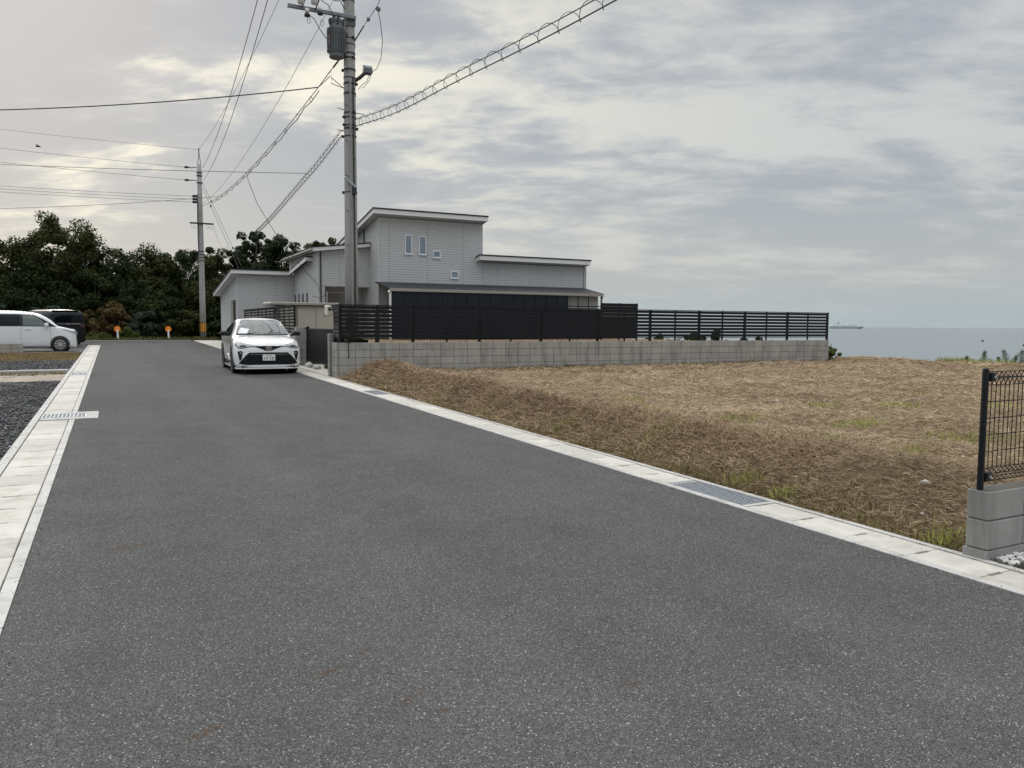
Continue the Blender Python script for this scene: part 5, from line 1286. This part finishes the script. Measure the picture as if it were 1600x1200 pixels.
def wheel(parent, x, y, r, w, side, spokes=10, rim_mat='alloy', rr=.62):
    t = MB(); hw = w / 2
    t.lathe([(r * rr, -hw), (r * .93, -hw), (r, -hw * .7), (r, hw * .7), (r * .93, hw), (r * rr, hw), (r * rr, -hw)], 36, (0, 0, 0), 'y', False)
    wt = t.build('wheel', M['tyre'], parent); wt.location = (x, y, r)
    d = MB(); s = side; d.lathe([(0, s * hw * .1), (r * rr, s * hw * .1), (r * rr, s * hw * .3), (0, s * hw * .3)], 24, (0, 0, 0), 'y'); d.build('brake_disc', M['plastic'], wt)
    m = MB(); m.lathe([(r * (rr - .05), s * hw * .5), (r * (rr + .005), s * hw * .5), (r * (rr + .01), s * hw * 1.0), (r * (rr - .03), s * hw * 1.02), (r * (rr - .05), s * hw * .5)], 30, (0, 0, 0), 'y', False); m.build('rim', M[rim_mat], wt)
    sp_ = MB(); y0, y1 = sorted((s * hw * .55, s * hw * .95))
    sp_.prism([(-r * .035, r * .08), (r * .035, r * .08), (r * .075, r * (rr - .02)), (-r * .075, r * (rr - .02))], 'y', y0, y1); q = sp_.build('spoke', M[rim_mat], wt)
    for k in range(1, spokes): inst(q, 'spoke', wt, (0, 0, 0), (0, 2 * math.pi * k / spokes, 0))
    MB().lathe([(0, s * hw * .5), (r * .13, s * hw * .5), (r * .12, s * hw * 1.0), (0, s * hw * 1.03)], 16, (0, 0, 0), 'y').build('hub', M[rim_mat], wt)
    return wt
def text_mesh(body, size, mat, parent, name, ext=.002):
    cu = bpy.data.curves.new(name, 'FONT'); cu.body = body; cu.size = size; cu.align_x = 'CENTER'; cu.align_y = 'CENTER'; cu.extrude = ext
    o = bpy.data.objects.new(name, cu); COL.objects.link(o); dg = bpy.context.evaluated_depsgraph_get(); me = bpy.data.meshes.new_from_object(o.evaluated_get(dg))
    bpy.data.objects.remove(o, do_unlink=True); q = bpy.data.objects.new(name, me); COL.objects.link(q); me.materials.clear(); me.materials.append(mat); q.parent = parent; return q
def mir(poly): return [(-a, b) for a, b in poly][::-1]

# --- the white crossover: local x runs backwards from the nose, y to the car's left-hand side when seen from the front, z up
car = thing('crossover_car', 'white crossover car parked on the road edge facing us', 'car', (3.80, 21.98, gz(23.3)), R(90 - 2.0)); car.rotation_euler = (0, 0, R(90 - 2.0))
ST = [
 (0.00, [(0, .20), (.46, .20), (.60, .27), (.66, .47), (.62, .66), (.48, .735), (.26, .765), (0, .775)]),
 (0.05, [(0, .19), (.60, .19), (.735, .27), (.775, .49), (.73, .70), (.58, .785), (.33, .82), (0, .835)]),
 (0.16, [(0, .18), (.70, .18), (.83, .28), (.862, .52), (.83, .75), (.68, .845), (.40, .885), (0, .905)]),
 (0.38, [(0, .18), (.76, .18), (.872, .30), (.896, .56), (.872, .82), (.735, .915), (.44, .955), (0, .97)]),
 (0.72, [(0, .18), (.78, .18), (.875, .32), (.898, .60), (.878, .87), (.755, .965), (.47, 1.0), (0, 1.015)]),
 (1.10, [(0, .18), (.78, .18), (.862, .32), (.882, .60), (.858, .90), (.765, .995), (.50, 1.04), (0, 1.06)]),
 (1.36, [(0, .18), (.78, .18), (.855, .32), (.872, .60), (.850, .94), (.735, 1.10), (.58, 1.185), (0, 1.215)]),
 (1.70, [(0, .18), (.78, .18), (.855, .32), (.868, .60), (.845, .97), (.715, 1.23), (.565, 1.37), (0, 1.415)]),
 (2.05, [(0, .18), (.78, .18), (.855, .32), (.868, .61), (.845, .99), (.700, 1.31), (.555, 1.475), (0, 1.525)]),
 (2.45, [(0, .18), (.78, .18), (.855, .32), (.868, .62), (.845, 1.01), (.690, 1.335), (.545, 1.50), (0, 1.55)]),
 (3.05, [(0, .18), (.78, .18), (.865, .33), (.880, .64), (.858, 1.04), (.680, 1.32), (.535, 1.47), (0, 1.52)]),
 (3.60, [(0, .20), (.78, .20), (.880, .36), (.897, .68), (.872, 1.06), (.665, 1.26), (.515, 1.385), (0, 1.43)]),
 (4.02, [(0, .25), (.74, .25), (.860, .42), (.880, .72), (.835, 1.03), (.64, 1.14), (.48, 1.23), (0, 1.27)]),
 (4.28, [(0, .32), (.66, .32), (.790, .48), (.815, .76), (.760, .95), (.60, 1.0), (.42, 1.04), (0, 1.06)]),
 (4.38, [(0, .40), (.52, .40), (.650, .52), (.680, .74), (.640, .86), (.48, .90), (.30, .92), (0, .93)])]
V, F = loft_body(ST); sk = Skin(V, F)
WF, WR, RW = .86, 3.50, .345
cut_body('body', V, F, [(x, RW + .01, RW + .055, y0, y1) for x in (WF, WR) for y0, y1 in ((.60, 1.1), (-1.1, -.60))], M['car_white'], car)
MB().box(.35, 4.0, -.76, .76, .15, .30).build('underbody', M['plastic'], car)
for x in (WF, WR):
    MB().lathe([(0, .50), (.42, .50), (.42, .52), (0, .52)], 24, (x, 0, RW), 'y').build('wheel_housing', M['plastic'], car); MB().lathe([(0, -.50), (.42, -.50), (.42, -.52), (0, -.52)], 24, (x, 0, RW), 'y').build('wheel_housing', M['plastic'], car)
    for s in (-1, 1): wheel(car, x, s * .775, RW, .215, s, 10, 'darksteel', .68)
def arch(x, s, r0=.40, r1=.455, a0=-12, a1=192):
    pts = [(x + r1 * math.cos(R(a)), RW + .01 + r1 * math.sin(R(a))) for a in range(a0, a1 + 1, 6)] + [(x + r0 * math.cos(R(a)), RW + .01 + r0 * math.sin(R(a))) for a in range(a1, a0 - 1, -6)]
    return sk.patch([(a, b) for a, b in pts if b > .19], 'y', s, .006, .2, 'arch_trim', M['plastic'], car)
for s in (-1, 1):
    for x in (WF, WR): arch(x, s)
    sk.patch([(1.32, .20), (3.02, .20), (3.02, .34), (1.32, .32)], 'y', s, .008, .12, 'sill_trim', M['plastic'], car)
    sk.patch([(1.55, .36), (2.0, .33), (2.9, .35), (2.6, .52), (2.0, .50)], 'y', s, .004, .12, 'door_scallop', M['car_white'], car)
    # side glass: front door, rear door
    sk.patch([(1.40, 1.035), (2.22, 1.06), (2.22, 1.425), (2.02, 1.425), (1.80, 1.35)], 'y', s, .004, .06, 'side_window', M['glass'], car)
    sk.patch([(2.29, 1.065), (3.10, 1.12), (3.30, 1.25), (3.0, 1.375), (2.29, 1.425)], 'y', s, .004, .06, 'side_window', M['tint'], car)
    sk.patch([(2.245, .33), (2.253, .33), (2.253, 1.06), (2.245, 1.06)], 'y', s, .002, .2, 'door_gap', M['plastic'], car)
    # mirrors
    m = MB(); m.bevbox(-.07, .09, -.115, .115, -.065, .065, .035); q = m.build('door_mirror', M['plastic'], car, smooth=False); q.location = (1.52, s * 1.0, 1.09)
    MB().bevbox(-.02, .02, -.05, .05, -.03, .02, .01).build('mirror_arm', M['plastic'], car).location = (1.54, s * .885, 1.045)
# front glass
sk.patch([(-.70, 1.065), (.70, 1.065), (.705, 1.10), (.545, 1.455), (.42, 1.482), (-.42, 1.482), (-.545, 1.455), (-.705, 1.10)], 'x', -1, .004, .06, 'windscreen', M['glass'], car)
sk.patch([(-.72, 1.045), (.72, 1.045), (.705, 1.075), (-.705, 1.075)], 'x', -1, .012, .1, 'cowl', M['plastic'], car)
q = sk.patch([(.66, 1.085), (.42, 1.085), (.34, 1.21), (.56, 1.25)], 'x', -1, .009, .1, 'paper_sheet', M['paper'], car); q['label'] = 'sheet of white paper on the dashboard corner'
for s in (-1, 1):
    mm = (lambda p: p) if s > 0 else mir
    # headlamp: long swept shape, black surround with glass and bright elements
    sk.patch(mm([(.30, .735), (.46, .74), (.62, .70), (.76, .69), (.845, .77), (.845, .90), (.80, .93), (.70, .86), (.52, .805), (.30, .765)]), 'x', -1, .004, .05, 'headlamp_surround', M['plastic'], car)
    sk.patch(mm([(.34, .748), (.47, .752), (.62, .718), (.745, .71), (.815, .78), (.815, .885), (.795, .895), (.69, .835), (.52, .785), (.34, .764)]), 'x', -1, .009, .05, 'headlamp', M['lamp'], car)
    sk.patch(mm([(.565, .745), (.72, .725), (.75, .765), (.62, .785)]), 'x', -1, .013, .05, 'lamp_projector', M['plastic'], car)
    sk.patch(mm([(.36, .756), (.50, .765), (.66, .815), (.79, .87), (.79, .882), (.66, .828), (.50, .778), (.36, .766)]), 'x', -1, .014, .05, 'lamp_strip', M['white_paint'], car)
    # corner vents with fog lamps
    sk.patch(mm([(.715, .38), (.755, .385), (.80, .615), (.71, .635), (.665, .61)]), 'x', -1, .005, .05, 'bumper_vent', M['plastic'], car)
    sk.patch(mm([(.695, .555), (.735, .555), (.74, .59), (.70, .595)]), 'x', -1, .012, .05, 'fog_lamp', M['lamp'], car)
    # white lip winglets
    q = MB().prism([(.02, .13), (.55, .13), (.55, .165), (.02, .165)], 'y', .40, .86)
    sk.patch(mm([(.55, .235), (.80, .30), (.84, .33), (.83, .25), (.70, .215)]), 'x', -1, .02, .06, 'bumper_winglet', M['car_white'], car)
# upper grille strip, sagging at the emblem
sk.patch([(-.33, .735), (-.22, .715), (-.15, .67), (-.08, .635), (.08, .635), (.15, .67), (.22, .715), (.33, .735), (.33, .765), (-.33, .765)], 'x', -1, .006, .05, 'upper_grille', M['plastic'], car)
# lower grille opening, its darker mesh bars and the number plate
sk.patch([(-.775, .30), (-.72, .255), (.72, .255), (.775, .30), (.60, .51), (.50, .59), (-.50, .59), (-.60, .51)], 'x', -1, .006, .05, 'lower_grille', M['plastic'], car)
for k in range(4):
    z = .30 + .055 * k; w = .66 - .05 * k; sk.patch([(-w, z), (w, z), (w, z + .016), (-w, z + .016)], 'x', -1, .012, .1, 'grille_bar', M['gate'], car)
sk.patch([(-.5, .528), (.5, .528), (.47, .552), (-.47, .552)], 'x', -1, .011, .1, 'grille_bar', M['transformer'], car)
# spoiler lip
lip = MB()
pts = [(.30, -.86), (.13, -.82), (.02, -.66), (-.05, -.40), (-.06, 0), (-.05, .40), (.02, .66), (.13, .82), (.30, .86)]
n = len(pts); lip.add([(x, y, z) for z in (.145, .185) for x, y in pts] + [(x + .10, y * .93, z) for z in (.145, .185) for x, y in pts],
    [(i, i + 1, n + i + 1, n + i) for i in range(n - 1)] + [(n + i, n + i + 1, 3 * n + i + 1, 3 * n + i) for i in range(n - 1)] + [(i + 1, i, 2 * n + i, 2 * n + i + 1) for i in range(n - 1)]); lip.build('front_spoiler', M['car_white'], car)
MB().bevbox(.02, .30, -.70, .70, .15, .26, .02).build('bumper_base', M['plastic'], car)
for s in (-1, 1):
    MB().prism([(WF + .45, .15), (WR - .45, .15), (WR - .45, .20), (WF + .45, .20)], 'y', s * .84 - .03, s * .84 + .03).build('side_skirt', M['car_white'], car)
# emblem: three interlocking ellipses in chrome
def ellipse_ring(ry, rz, w, cz=0.0, n=28, x=0.0):
    mb = MB(); o = [(ry * math.cos(2 * math.pi * k / n), cz + rz * math.sin(2 * math.pi * k / n)) for k in range(n)]; i = [((ry - w) * math.cos(2 * math.pi * k / n), cz + (rz - w) * math.sin(2 * math.pi * k / n)) for k in range(n)]
    mb.add([(x - .006, a, b) for a, b in o] + [(x - .006, a, b) for a, b in i] + [(x + .004, a, b) for a, b in o] + [(x + .004, a, b) for a, b in i],
       [(k, (k + 1) % n, n + (k + 1) % n, n + k) for k in range(n)] + [(k, 2 * n + k, 2 * n + (k + 1) % n, (k + 1) % n) for k in range(n)] + [(n + k, n + (k + 1) % n, 3 * n + (k + 1) % n, 3 * n + k) for k in range(n)])
    return mb
hx = sk.hit('x', 0, .70, -1)[0].x
em = ellipse_ring(.082, .056, .012).build('emblem', M['chrome'], car); em.location = (hx - .016, 0, .70)
ellipse_ring(.026, .048, .009).build('emblem_ring', M['chrome'], em).location = (-.001, 0, -.004); ellipse_ring(.056, .021, .009, 0).build('emblem_ring', M['chrome'], em).location = (-.002, 0, .022)
hx = sk.hit('x', 0, .45, -1)[0].x
pl = MB().bevbox(-.006, .006, -.165, .165, -.0825, .0825, .003).build('number_plate', M['plate'], car); pl.location = (hx - .035, 0, .452)
tm_ = text_mesh('7 19', .115, M['plastic'], pl, 'plate_text', .001); tm_.location = (-.009, -.022, -.028); tm_.rotation_euler = (R(90), 0, R(-90))
for k in range(5): MB().box(-.008, -.006, -.06 + .024 * k, -.045 + .024 * k, .042, .062).build('plate_mark', M['green_ink'], pl)
for y in (-.125,):
    MB().box(-.008, -.006, .10, .135, -.04, -.01).build('plate_mark', M['green_ink'], pl)
# wipers and aerial
MB().tube([(1.16, .45, 1.085), (1.24, .05, 1.13)], .008, 5).build('wiper', M['plastic'], car); MB().tube([(1.16, -.05, 1.09), (1.24, -.5, 1.12)], .008, 5).build('wiper', M['plastic'], car)
MB().bevbox(-.09, .09, -.02, .02, 0, .05, .015).build('aerial_fin', M['car_white'], car).location = (3.3, 0, 1.485)

# --- minivans: local x backwards from the nose
def van(label, loc, rz, paint, L, W, H, wf, wr, rw, dark):
    t = thing('minivan', label, 'van', loc, rz); k = W / 2
    c = [ # (x frac-free metres from nose, hood/roof profile)
     (0.00, .24, .62, .80, .70, .80, .86), (.05, .20, .80, .95, .86, .90, .95), (.18, .18, .90, 1.0, .94, .955, .985), (.40, .18, .95, 1.02, 1.0, 1.02, 1.04), (.60, .18, .96, 1.04, 1.03, 1.07, 1.085)]
    S = []
    for (x, zb, w, _, z4, z5, z7) in c:
        S.append((x, [(0, zb), (k * w * .86, zb), (k * w * .985, zb + .12), (k * w, .58), (k * w * .965, z4 - .06), (k * w * .86, z5), (k * w * .55, z7 - .01), (0, z7)]))
    hs = H / 1.75
    for (x, belt, m_y, m_z, r_y, r_z, top) in ((.95, 1.05, .86, 1.22, .74, 1.36, 1.40), (1.30, 1.06, .86, 1.36, .73, 1.56, 1.615), (1.75, 1.07, .86, 1.42, .72, 1.64, 1.70), (2.4, 1.08, .86, 1.45, .72, 1.685, 1.745), (L - .55, 1.09, .86, 1.45, .72, 1.685, 1.745), (L - .2, 1.09, .85, 1.44, .71, 1.66, 1.72), (L - .05, 1.08, .83, 1.40, .69, 1.58, 1.64), (L, 1.06, .76, 1.30, .62, 1.44, 1.50)):
        e = 1.0 if x < L - .1 else (.985 if x < L - .02 else .93)
        S.append((x, [(0, .20), (k * .86 * e, .20), (k * .985 * e, .32), (k * e, .60), (k * .985 * e, belt * hs), (k * m_y / .86 * .93 * e, m_z * hs), (k * r_y / .72 * .78 * e, r_z * hs), (0, top * hs)]))
    V, F = loft_body(S, 80); sk = Skin(V, F)
    cut_body('body', V, F, [(x, rw + .01, rw + .05, y0, y1) for x in (wf, wr) for y0, y1 in ((k - .28, k + .3), (-k - .3, -k + .28))], paint, t)
    MB().box(.3, L - .3, -k * .84, k * .84, .16, .32).build('underbody', M['plastic'], t)
    for x in (wf, wr):
        for s in (-1, 1):
            wheel(t, x, s * (k - .115), rw, .20, s, 10, 'alloy', .64); MB().lathe([(0, s * (k - .30)), (rw + .06, s * (k - .30)), (rw + .06, s * (k - .31)), (0, s * (k - .31))], 24, (x, 0, rw), 'y').build('wheel_housing', M['plastic'], t)
    b = 1.085 * hs; tp = 1.60 * hs
    for s in (-1, 1):
        sk.patch([(.70, b - .015), (1.996, b), (1.996, tp - .02), (1.55, tp - .03), (1.22, 1.40 * hs)], 'y', s, .003, .07, 'window_surround', M['plastic'], t)
        sk.patch([(.98, b + .015), (1.93, b + .03), (1.93, tp - .05), (1.56, tp - .065), (1.28, 1.37 * hs)], 'y', s, .008, .07, 'front_window', M['tint'] if dark else M['sideglass'], t)
        sk.patch([(2.0, b), (3.037, b), (3.037, tp - .01), (2.0, tp - .01)], 'y', s, .003, .07, 'window_surround', M['plastic'], t)
        sk.patch([(2.05, b + .03), (2.98, b + .03), (2.98, tp - .05), (2.05, tp - .05)], 'y', s, .008, .07, 'sliding_window', M['tint'], t)
        sk.patch([(3.04, b), (L - .28, b + .02), (L - .36, tp - .03), (3.04, tp - .01)], 'y', s, .003, .07, 'window_surround', M['tint'], t)
        for x0 in (.93, 2.0, 3.04): sk.patch([(x0 - .005, .36), (x0 + .005, .36), (x0 + .005, b - .03), (x0 - .005, b - .03)], 'y', s, .0015, .3, 'door_gap', M['darksteel'], t)
        q = sk.patch([(1.62, b - .13), (1.86, b - .13), (1.86, b - .095), (1.62, b - .095)], 'y', s, .03, .1, 'door_handle', paint, t, )
        m = MB().bevbox(-.07, .08, -.09, .09, -.085, .085, .035).build('door_mirror', paint, t); m.location = (1.06, s * (k + .12), b + .055)
        MB().bevbox(-.02, .02, -.06, .06, -.02, .02, .008).build('mirror_arm', M['plastic'], t).location = (1.04, s * (k + .01), b + .015)
        sk.patch([(.10, .78), (.42, .93), (.62, 1.0), (.40, .985), (.14, .90)], 'y', s, .006, .05, 'headlamp', M['lamp'], t)
        sk.patch([(wf + rw + .10, .20), (wr - rw - .10, .20), (wr - rw - .10, .30), (wf + rw + .10, .30)], 'y', s, .012, .15, 'side_skirt', paint, t)
        mm = (lambda p: p) if s > 0 else mir
        sk.patch(mm([(k * .45, .74), (k * .86, .78), (k * .9, .92), (k * .5, .86)]), 'x', -1, .006, .05, 'headlamp', M['lamp'], t)
        sk.patch(mm([(k * .70, .92 * hs), (k * .93, .92 * hs), (k * .93, 1.08 * hs), (k * .70, 1.06 * hs)]), 'x', 1, .008, .05, 'tail_lamp', M['red'] if not dark else M['tailsmoke'], t)
        sk.patch(mm([(k * .72, .33), (k * .90, .33), (k * .90, .40), (k * .72, .40)]), 'x', 1, .008, .05, 'rear_reflector', M['red'], t)
    sk.patch([(-k * .74, 1.10 * hs), (k * .74, 1.10 * hs), (k * .66, 1.58 * hs), (-k * .66, 1.58 * hs)], 'x', -1, .005, .07, 'windscreen', M['glass'], t)
    sk.patch([(-k * .4, .55), (k * .4, .55), (k * .42, .74), (-k * .42, .74)], 'x', -1, .006, .07, 'grille', M['plastic'], t)
    sk.patch([(-k * .86, 1.11 * hs), (k * .86, 1.11 * hs), (k * .74, 1.60 * hs), (-k * .74, 1.60 * hs)], 'x', 1, .005, .07, 'rear_window', M['tint'], t)
    sk.patch([(-k * .70, 1.045 * hs), (k * .70, 1.045 * hs), (k * .70, 1.09 * hs), (-k * .70, 1.09 * hs)], 'x', 1, .016, .1, 'chrome_garnish', M['chrome'], t)
    hx = sk.hit('x', 0, 1.05 * hs, 1)[0].x; ellipse_ring(.075, .052, .03).build('rear_emblem', M['chrome'], t).location = (hx + .03, 0, 1.06 * hs)
    hx = sk.hit('x', 0, .8, 1)[0].x; MB().bevbox(-.006, .006, -.165, .165, -.08, .08, .003).build('number_plate', M['plate'], t).location = (hx + .012, 0, .80)
    sk.patch([(-k * .92, .25), (k * .92, .25), (k * .94, .50), (-k * .94, .50)], 'x', 1, .03, .08, 'rear_bumper', paint, t)
    MB().bevbox(-.16, .05, -k * .72, k * .72, -.012, .02, .01).build('roof_spoiler', paint, t).location = (L - .06, 0, 1.675 * hs)
    return t
M['sideglass'] = glass_mat('side_glass', (.10, .125, .12), .03); M['tailsmoke'] = glass_mat('smoked_lamp', (.05, .015, .015), .06)
van('white minivan parked side-on beside the low block wall', (-1.36, 39.22, gz(38.5) - .01), R(180), M['van_white'], 4.25, 1.70, 1.75, .60, 3.20, .315, False)
bl = 4.7; an = R(90 + 25)           # heading of the black van (it faces away)
hd = Vector((math.cos(an), math.sin(an), 0)); rear = Vector((-1.93, 44.6, 0)); nose = rear + hd * bl
van('black minivan seen from behind, parked beyond the white minivan', (nose.x, nose.y, gz(44.6)), an + math.pi, M['car_black'], bl, 1.76, 1.85, .90, 3.75, .33, True)
